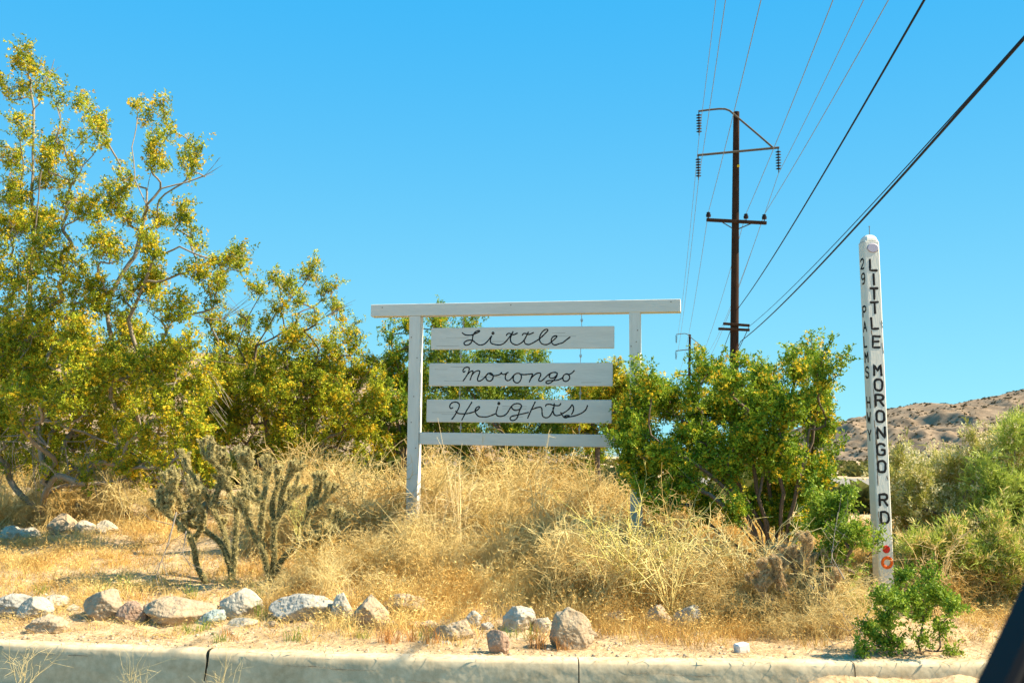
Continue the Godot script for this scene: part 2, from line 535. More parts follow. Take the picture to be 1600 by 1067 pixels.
func build_sign() -> void:
	var at: Vector3 = Vector3(-0.98, 0.425, -10.159)
	at.y = lie(at.x, at.z)
	var root := thing("hanging_sign", at, "white wooden frame with three hanging name boards lettered in black script", "sign")
	var A: Vector3 = Vector3(-1.452, 2.932, -10.25) - at
	var B: Vector3 = Vector3(1.653, 2.915, -9.65) - at
	var along := (B - A).normalized()
	var out := Vector3(-along.z, 0, along.x)
	if out.z < 0:
		out = -out
	var beam := beam_between("top_beam", A, B, 0.125, 0.125, M.paint, root, out)
	var lp_top: Vector3 = Vector3(-0.987, 2.862, -10.16) - at
	var lp_bot: Vector3 = Vector3(-0.987, 0.217, -10.16) - at
	var rp_top: Vector3 = Vector3(1.215, 2.854, -9.735) - at
	var rp_bot: Vector3 = Vector3(1.213, 0.312, -9.735) - at
	lp_top += (lp_top - lp_bot).normalized() * 0.004
	rp_top += (rp_top - rp_bot).normalized() * 0.004
	beam_between("post", lp_bot, lp_top, 0.118, 0.118, M.paint_up, root, out, true)
	beam_between("post", rp_bot, rp_top, 0.110, 0.118, M.paint_up, root, out, true)
	var rail := beam_between("lower_rail", Vector3(-0.926, 1.619, -10.148) - at, Vector3(1.153, 1.596, -9.747) - at, 0.122, 0.04, M.paint, root, out)
	rail.position += out * 0.02
	var words := [
		[Vector3(-0.826, 2.633, -10.129) - at, Vector3(1.012, 2.619, -9.774) - at, 0.222, Vector2(674, 529.5), Vector2(960, 527), [[724,520,728,523,733,524,740,523.5,746,521,750.5,518.8,751.6,517.2,749.5,516.8,745.5,518.5,742.5,521.8,741,526,740.5,531,738,536.5,734,539,730,539.5,727.5,537.5,728,535,732,532.5,737,531.7,741,532.3,746,536,751,539,756,539,760,537.5,764,534,768,529,771,525,769.3,530,769.2,534,771.5,537,777,538.5,784,539,790,537,795,532,800,525.5,804.8,518,802,524,800.5,530,802,535,806,538,811,539,816,537,821,533,825,526.5,828.8,518.8,824.5,527,822.2,532.5,824,537,829,538.5,834,536.8,840,533.5,846,529.5,852,524,857,518.8,858.6,516.3,856.5,515,852,517,848,522,846,528,846.5,533,850,537.3,856,538.6,861,537,866,533,870.5,529,872.8,526,871,525,867,526.5,864.5,530,864.5,534,867,538,871,539,877,537,882,535.5,887,531.5,893,527],[794,524.5,796,521.8,799,521.2,805,523.3,811.3,520.8],[819,524,821,521.5,825,521.6,829,523,836.5,520],[774.4,520.6,773.3,519.4,771.9,519.9,771.5,521.3,772.6,522.5,774,522,774.4,520.6]], "white plank lettered Little in looping black script"],
		[Vector3(-0.84, 2.266, -10.132) - at, Vector3(0.994, 2.25, -9.777) - at, 0.232, Vector2(671, 585.4), Vector2(957.5, 585.2), [[728.8,580,727,581.6,725.6,580.6,725.6,578.3,727.5,575.6,731,574,734.2,574.4,735.4,576.8,734,582,731,588,726,595.3],[733.5,584.5,737,581,740.5,579.6,741.2,581.5,739,588,737,594.2],[739.5,586.5,743.5,582,748,579.6,751.5,579.8,752,582.5,750,588,748.8,592.5,750,595.3,753.5,595,758,592,762,587.5,765.5,584,769,583,772.3,585,773.5,589,771.8,593.5,768,595.6,764,594,762.2,590.5,763,586,766.5,583.6,771,586.2,776,587,781,586.3,785,584.5,786.2,582.4,787.5,584.5,791,585,797,582],[794.5,584.3,792.6,588,793,592,795.3,594.6,799,594.2,802.5,591,806,586.5,810,583.8,814.5,583.8,817.5,587,817.2,592.5,814.5,597,810.5,598.3,806.5,596,805,591.5,806,587],[816.5,585,823,585.5,830,584.8,835,584.5,834,588,830.3,597],[832.5,591.5,837,587,842,583.6,846.5,583.2,848,585.5,846,590.5,844.7,594.3,848,595.6,853,592,858,587,863,583.5,869,582,873.3,583.4,872,587,868,590.4,863.5,590.8,861,588.3,862.3,584.8],[873.3,583.4,872.5,588,869,593,864,597.5,859.5,599.2,856.3,598.3,857,595.8,862,594.6,871,594.4,877,592.8,882,590],[888,584.2,884,586,882,590,883,594.3,886.5,595.8,890.5,594,892.6,590,891,586,887.5,584.3,892,585,896,583,899.5,579.3]], "white plank lettered Morongo in looping black script"],
		[Vector3(-0.861, 1.898, -10.136) - at, Vector3(0.983, 1.885, -9.779) - at, 0.228, Vector2(667, 641.8), Vector2(956, 643.2), [[709.5,637,706.5,638.3,704.5,636.3,704.8,633,707.5,629.8,711.5,628.4,716,628.8,719.4,631.5,719.4,636,716,643,712,650,708,655],[714,642.3,718,645.6,724,646.5,731,646.3,738,645,744,643,749,640.3,752,636.7,750.5,635.4,747,637.2,745,641.5,746.5,646.3,750.5,650.2,756,651.2,764,651.2,770,649.3,777,646.6],[739.7,628.3,735,636,731,642.5,724,656.3],[781,635.2,779,642,778.2,646,780.3,649.4,785,650.6,791,649,795.5,645.5,799,640,802,635.5,806,632,812,630.8,816.8,632.5,817.8,636,814.5,639.8,808.5,641.2,804,639.2,802.5,636],[817.8,635,815,641.5,813,648,811,653,807,656.3,802.5,656.5,800.2,653.8,803,650.3,810,648.6,820,646.5,829,644.3],[784,630.7,782.8,629.2,781.3,629.9,781.2,631.6,782.7,632.2,784,630.7],[839.2,628.3,836,635,833,641,829.5,649,827.6,653.3],[833,640.5,838,638.4,843,636.8,847.5,636.4,849.6,639,850,645,851,650,855,652.4,859.5,651.8,863,648.5,866,643,868,637.5,868.8,630.8],[867,637,867,642,868.3,647,871.5,649.2,875.5,648.8,880,647.3],[855.3,635.3,856.5,632.7,862,632,868,633.6,875,634.1,877.6,632.8,878.6,630.8],[878.6,644.6,880.5,646,884.5,644.3,890,640.5,894,636,896.2,632.8,898.3,637,897.8,642.5,895.3,647.5],[879.5,646,882.5,650.5,886,652.6,891,651.3,898,650,906,647.6,913,644,917.5,639.5,919.6,633.8],[884,650.6,888,649,892,649.6,888,651.5,885,651]], "white plank lettered Heights in looping black script"]]
	for w in words:
		var o := beam_between("board", w[0], w[1], w[2], 0.036, M.paint, root, out)
		o.set_meta("label", w[6])
		var ln: float = w[0].distance_to(w[1])
		var k: float = ln / w[3].distance_to(w[4])
		var ang: float = (w[4] - w[3]).angle()
		var g := Geo.new()
		for s in w[5]:
			var pts := PackedVector2Array()
			for i in s.size() / 2:
				var q: Vector2 = (Vector2(s[2 * i], s[2 * i + 1]) - (w[3] + w[4]) * 0.5).rotated(-ang) * k
				pts.append(Vector2(q.x, -q.y))
			stroke(g, pts, 0.0066, 0.0025, 0.16)
		var l := part("lettering", g, M.ink, o)
		l.position.z = 0.0185
		for c in 5:      # open drying cracks in the plank face
			var cg := Geo.new()
			var x0 := rf(-ln * 0.5 + 0.05, ln * 0.5 - 0.3) if c > 1 else -ln * 0.5 + 0.06 + 0.1 * c
			var y0 := rf(-0.08, 0.08)
			strip(cg, PackedVector2Array([Vector2(x0, y0), Vector2(x0 + 0.07, y0 + rf(-0.003, 0.003)), Vector2(x0 + rf(0.12, 0.26), y0 + rf(-0.004, 0.004))]), 0.0012, 0.0008, 0.4)
			part("crack", cg, M.bare_wood, o).position.z = 0.0181
	# screw eyes and links: from beam to board, board to board, board to rail
	for pair in [[Vector3(-0.498, 2.848, -10.066) - at, Vector3(-0.496, 2.736, -10.065) - at], [Vector3(0.694, 2.856, -9.835) - at, Vector3(0.694, 2.733, -9.835) - at], [Vector3(-0.517, 2.527, -10.069) - at, Vector3(-0.522, 2.373, -10.07) - at], [Vector3(0.684, 2.515, -9.837) - at, Vector3(0.682, 2.362, -9.838) - at], [Vector3(-0.525, 2.149, -10.071) - at, Vector3(-0.527, 2.003, -10.071) - at], [Vector3(0.68, 2.14, -9.838) - at, Vector3(0.677, 1.994, -9.839) - at], [Vector3(-0.511, 1.787, -10.068) - at, Vector3(-0.516, 1.668, -10.069) - at], [Vector3(0.673, 1.78, -9.839) - at, Vector3(0.667, 1.648, -9.841) - at]]:
		var g := Geo.new()
		var a: Vector3 = pair[0]
		var b: Vector3 = pair[1]
		var mid := a.lerp(b, 0.52)
		for e in [[a, -1.0], [b, 1.0]]:
			var end: Vector3 = e[0]
			var dir := (mid - end).normalized()
			g.rod(end - dir * 0.015, mid - dir * 0.016, 0.0032)
			var ring := PackedVector3Array()
			var rr := PackedFloat32Array()
			for k in 13:
				var an := TAU * k / 12.0
				ring.append(mid - dir * 0.004 + (along if e[1] < 0 else (along * 0.4 + out).normalized()) * cos(an) * 0.011 + dir * sin(an) * 0.014)
				rr.append(0.003)
			g.tube(ring, rr, 6)
		part("screw_eye", g, M.zinc, root)
	# nail heads with rust round them
	for q in [[Vector3(-1.02, 2.646, -10.166), 0], [Vector3(-0.956, 2.434, -10.154), 0], [Vector3(-1.039, 2.225, -10.17), 0], [Vector3(-0.983, 2.041, -10.159), 0], [Vector3(-1.005, 1.78, -10.163), 0], [Vector3(-0.954, 1.522, -10.154), 0], [Vector3(1.241, 2.678, -9.73), 0], [Vector3(1.228, 2.564, -9.732), 0], [Vector3(1.178, 2.521, -9.742), 0], [Vector3(1.219, 2.28, -9.734), 0], [Vector3(1.562, 2.951, -9.668), 0], [Vector3(-1.33, 2.959, -10.226), 0], [Vector3(-0.002, 2.955, -9.97), 0]]:
		var p: Vector3 = q[0] - at
		# slide the head onto the painted face it is driven into
		var on_beam := p.y > lp_top.y - 0.01
		var plane_at := A if on_beam else (lp_top if q[0].x < 0.0 else rp_top)
		var face := out
		if not on_beam:
			var ax := ((lp_top - lp_bot) if q[0].x < 0.0 else (rp_top - rp_bot)).normalized()
			face = (out - ax * out.dot(ax)).normalized()
		p += face * ((plane_at - p).dot(face) + (0.0625 if on_beam else 0.059))
		var g := Geo.new()
		g.tube(PackedVector3Array([p - face * 0.006, p + face * 0.002]), PackedFloat32Array([0.006, 0.006]), 8)
		part("nail", g, M.bare_wood, root)

# ---------------------------------------------------------------- the painted street post
func build_street_post() -> void:
	var top: Vector3 = Vector3(3.077, 3.302, -8.44)
	var foot: Vector3 = Vector3(3.134, 0.178, -8.52)
	var up := (top - foot).normalized()
	foot -= up * 0.12
	var root := thing("street_name_post", on_ground(foot.x, foot.z), "tall white square street post lettered in black on two sides", "street sign")
	var yaw := deg_to_rad(5.0)
	var z := Vector3(sin(yaw), 0, cos(yaw))
	z = (z - up * z.dot(up)).normalized()
	var x := up.cross(z)
	var ln := foot.distance_to(top)
	var holder := Transform3D(Basis(x, up, z), (foot + top) * 0.5 - root.position)
	var wd := 0.13
	var g := Geo.new()
	g.box(Vector3.ZERO, Vector3(wd, ln, wd), 0.009)
	var body := part("post", g, M.paint_up, root)
	body.transform = holder
	# rounded top
	var cap := Geo.new()
	var h := wd * 0.5 - 0.0015
	var ring_prev := []
	for j in 5:
		var s: float = [1.0, 0.96, 0.84, 0.6, 0.3][j]
		var y: float = ln * 0.5 + [-0.002, 0.018, 0.037, 0.052, 0.058][j]
		var ring := []
		for k in 16:
			var an := TAU * (k + 0.5) / 16.0
			var c := Vector2(cos(an), sin(an))
			var sq := 1.0 / maxf(absf(c.x), absf(c.y))
			var rad := lerpf(sq, 1.0, 0.15 + 0.15 * j) * h * s
			ring.append(Vector3(c.x * rad, y, c.y * rad))
		if ring_prev.size():
			for k in 16:
				var k2 := (k + 1) % 16
				cap.poly([ring_prev[k], ring_prev[k2], ring[k2], ring[k]], ring[k] - Vector3(0, ln * 0.5, 0))
		ring_prev = ring
	cap.poly(ring_prev, Vector3.UP)
	part("rounded_top", cap, M.paint_up, root).transform = holder
	var nail := Geo.new()
	nail.rod(Vector3(0.01, ln * 0.5 + 0.04, 0), Vector3(0.012, ln * 0.5 + 0.135, 0), 0.003)
	nail.rod(Vector3(0.012, ln * 0.5 + 0.133, 0), Vector3(0.012, ln * 0.5 + 0.138, 0), 0.0065)
	part("nail", nail, M.bare_wood, root).transform = holder
	# lettering: y from the photograph's spacing, in metres below the top
	var per := 1.0 / 183.707
	for word in [["front_lettering", "black painted letters reading LITTLE MORONGO RD down the front", [["L", 417], ["I", 440], ["T", 462.5], ["T", 484.5], ["L", 509], ["E", 538], ["M", 582], ["O", 605], ["R", 629], ["O", 654], ["N", 679], ["G", 705], ["O", 731], ["R", 782], ["D", 809]], 0.066, 0.094, 0.0105, Transform3D(Basis(), Vector3(0, 0, wd * 0.5 + 0.0008))],
			["side_lettering", "black painted letters reading 29 PALMS HWY down the side", [["2", 413], ["9", 437], ["P", 489], ["A", 513], ["L", 537], ["M", 561], ["S", 585], ["H", 632], ["W", 656], ["Y", 683]], 0.06, 0.088, 0.0085, Transform3D(Basis(Vector3.UP, -PI / 2), Vector3(-wd * 0.5 - 0.0008, 0, 0))]]:
		var line := Node3D.new()
		line.name = word[0]
		root.add_child(line)
		line.transform = holder * word[6]
		line.set_meta("label", word[1])
		for q in word[2]:
			var lg := Geo.new()
			glyph(lg, q[0], Vector2(rf(-0.004, 0.006), ln * 0.5 - (q[1] - 378.0) * per), word[3], word[4], word[5])
			part("letter", lg, M.ink, line)
	# weathered splits along the front left edge and round marks
	for q in [[-0.040, 520, 545, 0.004], [0.052, 505, 516, 0.003], [-0.046, 612, 640, 0.005], [-0.048, 660, 690, 0.004], [-0.042, 690, 728, 0.009], [-0.045, 735, 760, 0.005], [0.05, 540, 556, 0.003], [0.04, 745, 752, 0.004], [-0.05, 800, 818, 0.004]]:
		var c := Geo.new()
		var pts := PackedVector2Array()
		for k in 7:
			pts.append(Vector2(q[0] + rf(-0.003, 0.003) + 0.006 * k / 6.0, ln * 0.5 - (lerpf(q[1], q[2], k / 6.0) - 378.0) * per))
		strip(c, pts, q[3], 0.0012, 0.5)
		part("split", c, M.bare_wood, root).transform = holder * Transform3D(Basis(), Vector3(0, 0, wd * 0.5 + 0.0004))
	for q in [["faded_reflector", M.mauve, 390.0, 0.052, 0.040], ["red_reflector", M.red, 857.0, 0.032, 0.032]]:
		var c := Geo.new()
		var pts := PackedVector3Array([Vector3(0, 0, -0.002), Vector3(0, 0, 0.003), Vector3(0, 0, 0.0045)])
		c.tube(pts, PackedFloat32Array([q[3], q[3], q[3] * 0.88]), 24)
		var o := part(q[0], c, q[1], root)
		o.transform = holder * Transform3D(Basis.from_scale(Vector3(1, q[4] / q[3], 1)), Vector3(0.004, ln * 0.5 - (q[2] - 378.0) * per, wd * 0.5 + 0.001))
	var ring := PackedVector3Array()
	var rr := PackedFloat32Array()
	for k in 33:
		var an := TAU * k / 32.0
		ring.append(Vector3(cos(an) * 0.040, sin(an) * 0.040, 0.0))
		rr.append(0.013)
	var rg := Geo.new()
	rg.tube(ring, rr, 8, false)
	var orange := part("orange_reflector_ring", rg, M.orange, root)
	orange.transform = holder * Transform3D(Basis.from_scale(Vector3(1, 1, 0.35)), Vector3(0.006, ln * 0.5 - (877.0 - 378.0) * per, wd * 0.5 + 0.002))

# ---------------------------------------------------------------- utility poles
func insulator_string(called: String, top: Vector3, drop: float, root: Node3D) -> void:
	var g := Geo.new()
	g.rod(top, top - Vector3(0, drop, 0), 0.018, 6)
	for k in 7:
		var y := -drop * (0.14 + 0.115 * k)
		g.tube(PackedVector3Array([top + Vector3(0, y + 0.035, 0), top + Vector3(0, y, 0), top + Vector3(0, y - 0.03, 0)]), PackedFloat32Array([0.04, 0.115, 0.04]), 12)
	part(called, g, M.porcelain, root)

func build_poles() -> Array:
	var foot: Vector3 = Vector3(8.605, 0.122, -39)
	foot.y = lie(foot.x, foot.z)
	var at := foot
	var root := thing("utility_pole", at, "tall dark brown wooden utility pole with bent steel arm rising behind leafy bush", "utility pole", "utility poles along the wire line")
	var top: Vector3 = Vector3(9.04, 15.332, -39) - at
	var g := Geo.new()
	var pts := PackedVector3Array()
	var rr := PackedFloat32Array()
	for k in 12:
		pts.append(Vector3(0, -0.3, 0).lerp(top, k / 11.0))
		rr.append(lerpf(0.20, 0.125, k / 11.0))
	g.tube(pts, rr, 14)
	part("shaft", g, M.pole_wood, root)
	var arm := Geo.new()
	var ap := PackedVector3Array()
	var ar := PackedFloat32Array()
	var z := Vector3(0, 0, 0.17)
	for q in [Vector3(7.472, 15.295, -39), Vector3(7.848, 15.351, -39), Vector3(8.29, 15.4, -39), Vector3(8.549, 15.396, -39), Vector3(8.729, 15.33, -39), Vector3(8.908, 15.171, -39), Vector3(9.213, 14.905, -39), Vector3(9.873, 14.322, -39), Vector3(10.455, 13.794, -39)]:
		ap.append(q - at + z)
		ar.append(0.042)
	arm.tube(ap, ar, 8)
	part("bent_arm", arm, M.arm_steel, root)
	var bar := Geo.new()
	bar.rod(Vector3(7.405, 13.469, -39) - at + z, Vector3(10.688, 13.808, -39) - at + z, 0.05, 8)
	part("steel_crossbar", bar, M.arm_steel, root)
	var ends := []
	for q in [[Vector3(7.484, 15.269, -39), Vector3(7.469, 14.28, -39)], [Vector3(7.43, 13.43, -39), Vector3(7.415, 12.451, -39)], [Vector3(10.648, 13.768, -39), Vector3(10.624, 12.762, -39)]]:
		var a: Vector3 = q[0] - at + z
		var b: Vector3 = q[1] - at + z
		insulator_string("insulator_string", a, a.y - b.y, root)
		ends.append(a - Vector3(0, a.y - b.y, 0) + at)
	var ca: Vector3 = Vector3(7.723, 10.826, -39) - at + z
	var cb: Vector3 = Vector3(10.113, 10.711, -39) - at + z
	var cross := Geo.new()
	var cx := (cb - ca).normalized()
	cross.box((ca + cb) * 0.5, Vector3(ca.distance_to(cb), 0.13, 0.11), 0.01, Basis(cx, Vector3.BACK.cross(cx), Vector3.BACK))
	part("crossarm", cross, M.pole_wood, root)
	for q in [Vector3(7.804, 11.036, -39), Vector3(9.3, 10.98, -39), Vector3(10.029, 10.958, -39)]:
		var p: Vector3 = q - at + z
		var pin := Geo.new()
		pin.tube(PackedVector3Array([p - Vector3(0, 0.16, 0), p - Vector3(0, 0.10, 0), p - Vector3(0, 0.09, 0), p, p + Vector3(0, 0.05, 0), p + Vector3(0, 0.06, 0), p + Vector3(0, 0.10, 0)]), PackedFloat32Array([0.02, 0.02, 0.095, 0.10, 0.06, 0.085, 0.06]), 12)
		part("pin_insulator", pin, M.porcelain, root)
		ends.append(q + z + Vector3(0, 0.1, 0))
	for q in [[Vector3(8.361, 10.726, -39), Vector3(8.741, 10.494, -39)], [Vector3(9.486, 10.681, -39), Vector3(8.996, 10.469, -39)]]:
		var b := Geo.new()
		b.rod(q[0] - at + z, q[1] - at + z, 0.022, 6)
		part("brace", b, M.arm_steel, root)
	for q in [[Vector3(8.314, 6.662, -39), Vector3(9.349, 6.592, -39)], [Vector3(8.12, 6.457, -39), Vector3(9.345, 6.414, -39)]]:
		var b := Geo.new()
		var a0: Vector3 = q[0] - at + z
		var b0: Vector3 = q[1] - at + z
		var bx := (b0 - a0).normalized()
		b.box((a0 + b0) * 0.5, Vector3(a0.distance_to(b0), 0.10, 0.10), 0.01, Basis(bx, Vector3.BACK.cross(bx), Vector3.BACK))
		part("short_crossarm", b, M.pole_wood, root)
	var tg := Geo.new()
	tg.box(Vector3(9.042, 13.043, -39) - at + Vector3(0, 0, 0.15), Vector3(0.10, 0.09, 0.06), 0.005)
	part("marker_tag", tg, M.yellow_tag, root)
	var step: Vector3 = Vector3(19.817, 14.979, -110) - Vector3(9.04, 15.332, -39)
	var far := root.duplicate()
	far.name = numbered("utility_pole")
	add_child(far)
	far.position = at + Vector3(step.x, step.y, step.z)
	far.set_meta("label", "small far off utility pole with steel crossbars just above the bush")
	return ends

func wire(called: String, a: Vector3, b: Vector3, sag: float, r: float, mat: Material, label: String, group: String) -> void:
	var g := Geo.new()
	var pts := PackedVector3Array()
	var rr := PackedFloat32Array()
	for k in 49:
		var s := k / 48.0
		pts.append(a.lerp(b, s) - a - Vector3(0, 4.0 * sag * s * (1.0 - s), 0))
		rr.append(r)
	g.tube(pts, rr, 6)
	var o := part(called, g, mat, self)
	o.position = a
	meta(o, label, "wire", group)

func build_wires(ends: Array) -> void:
	var step: Vector3 = Vector3(19.817, 14.979, -110) - Vector3(9.04, 15.332, -39)
	var names := ["thin power line running overhead from the upper left insulator string", "thin power line running overhead from the lower left insulator string", "thin power line running overhead from the right hand insulator string", "thin power line running overhead from the left pin on the crossarm", "thin power line running overhead from the pin beside the pole on the crossarm", "thin power line running overhead from the right end pin on the crossarm"]
	var behind: Array = [Vector3(-3.492, 14.28, 32.17), Vector3(-3.396, 12.451, 32.17), Vector3(0.022, 12.762, 32.17), Vector3(-2.623, 11.136, 32.17), Vector3(-1.526, 11.08, 32.17), Vector3(0.353, 11.058, 32.17)]
	for k in 6:
		wire("power_line", ends[k], behind[k], 1.0, 0.010, M.wire, names[k], "thin power lines")
		wire("power_line", ends[k], ends[k] + step, 0.9, 0.011, M.wire, "thin power line sagging between the tall pole and the far off pole", "thin power lines between the two poles")
	var cables: Array = [[Vector3(8.939, 7.313, -38.8), Vector3(-2.288, 7.313, 32.2), 1.0, 0.0135], [Vector3(8.987, 5.969, -38.8), Vector3(-1.789, 5.969, 32.2), 1.0, 0.0155], [Vector3(9.326, 6.553, -38.8), Vector3(-1.051, 6.553, 32.2), 1.0, 0.008]]
	var cn := ["black cable rising steeply from below the crossarm of the tall pole", "thick black cable running overhead from the short crossarms, lower of two", "thinner black cable running just above the thick cable from the short crossarms"]
	for k in 3:
		wire("telephone_cable", cables[k][0], cables[k][1], cables[k][2], cables[k][3], M.cable, cn[k], "black cables")
		wire("telephone_cable", cables[k][0], cables[k][0] + step, 1.0, 0.014, M.cable, "dark cable sagging from the short crossarms to the far off pole", "cables between the two poles")

# ---------------------------------------------------------------- rocks
var ico_v := PackedVector3Array()
var ico_f := PackedInt32Array()

func make_ico(levels: int) -> void:
	var t := (1.0 + sqrt(5.0)) / 2.0
	for q in [[-1, t, 0], [1, t, 0], [-1, -t, 0], [1, -t, 0], [0, -1, t], [0, 1, t], [0, -1, -t], [0, 1, -t], [t, 0, -1], [t, 0, 1], [-t, 0, -1], [-t, 0, 1]]:
		ico_v.append(Vector3(q[0], q[1], q[2]).normalized())
	ico_f = PackedInt32Array([0, 11, 5, 0, 5, 1, 0, 1, 7, 0, 7, 10, 0, 10, 11, 1, 5, 9, 5, 11, 4, 11, 10, 2, 10, 7, 6, 7, 1, 8, 3, 9, 4, 3, 4, 2, 3, 2, 6, 3, 6, 8, 3, 8, 9, 4, 9, 5, 2, 4, 11, 6, 2, 10, 8, 6, 7, 9, 8, 1])
	for l in levels:
		var mid := {}
		var nf := PackedInt32Array()
		for i in ico_f.size() / 3:
			var tri := [ico_f[3 * i], ico_f[3 * i + 1], ico_f[3 * i + 2]]
			var m := []
			for e in 3:
				var a: int = tri[e]
				var b: int = tri[(e + 1) % 3]
				var key := mini(a, b) * 100000 + maxi(a, b)
				if not mid.has(key):
					mid[key] = ico_v.size()
					ico_v.append((ico_v[a] + ico_v[b]).normalized())
				m.append(mid[key])
			nf.append_array([tri[0], m[0], m[2], tri[1], m[1], m[0], tri[2], m[2], m[1], m[0], m[1], m[2]])
		ico_f = nf

func rock_geo(size: Vector3, seed_: int, angular: float) -> Geo:
	var r := RandomNumberGenerator.new()
	r.seed = seed_
	var planes := []
	for k in int(4 + 9 * angular):
		var dv := Vector3(r.randf_range(-1, 1), r.randf_range(-0.5, 1), r.randf_range(-1, 1)).normalized()
		planes.append([dv, r.randf_range(0.62, 0.92)])
	var nz := FastNoiseLite.new()
	nz.seed = seed_; nz.frequency = 0.9; nz.fractal_octaves = 4
	var g := Geo.new()
	g.v.resize(ico_v.size())
	g.n.resize(ico_v.size())
	for i in ico_v.size():
		var dir := ico_v[i]
		var rad := 1.0 + 0.22 * nz.get_noise_3dv(dir)
		for p in planes:
			var c: float = dir.dot(p[0])
			if c > 0.05 and rad * c > p[1]:
				rad = lerpf(rad, p[1] / c, 0.93)
		rad += 0.05 * nz.get_noise_3dv(dir * 3.7) + 0.02 * nz.get_noise_3dv(dir * 11.0)
		g.v[i] = dir * rad * size * 0.5 * 1.07
	g.ix = ico_f
	for i in ico_f.size() / 3:
		var a := ico_f[3 * i]
		var b := ico_f[3 * i + 1]
		var c := ico_f[3 * i + 2]
		var nn := (g.v[b] - g.v[a]).cross(g.v[c] - g.v[a])
		g.n[a] += nn
		g.n[b] += nn
		g.n[c] += nn
	for i in g.n.size():
		g.n[i] = g.n[i].normalized()
		if g.n[i].dot(g.v[i]) < 0:
			g.n[i] = -g.n[i]
	return g

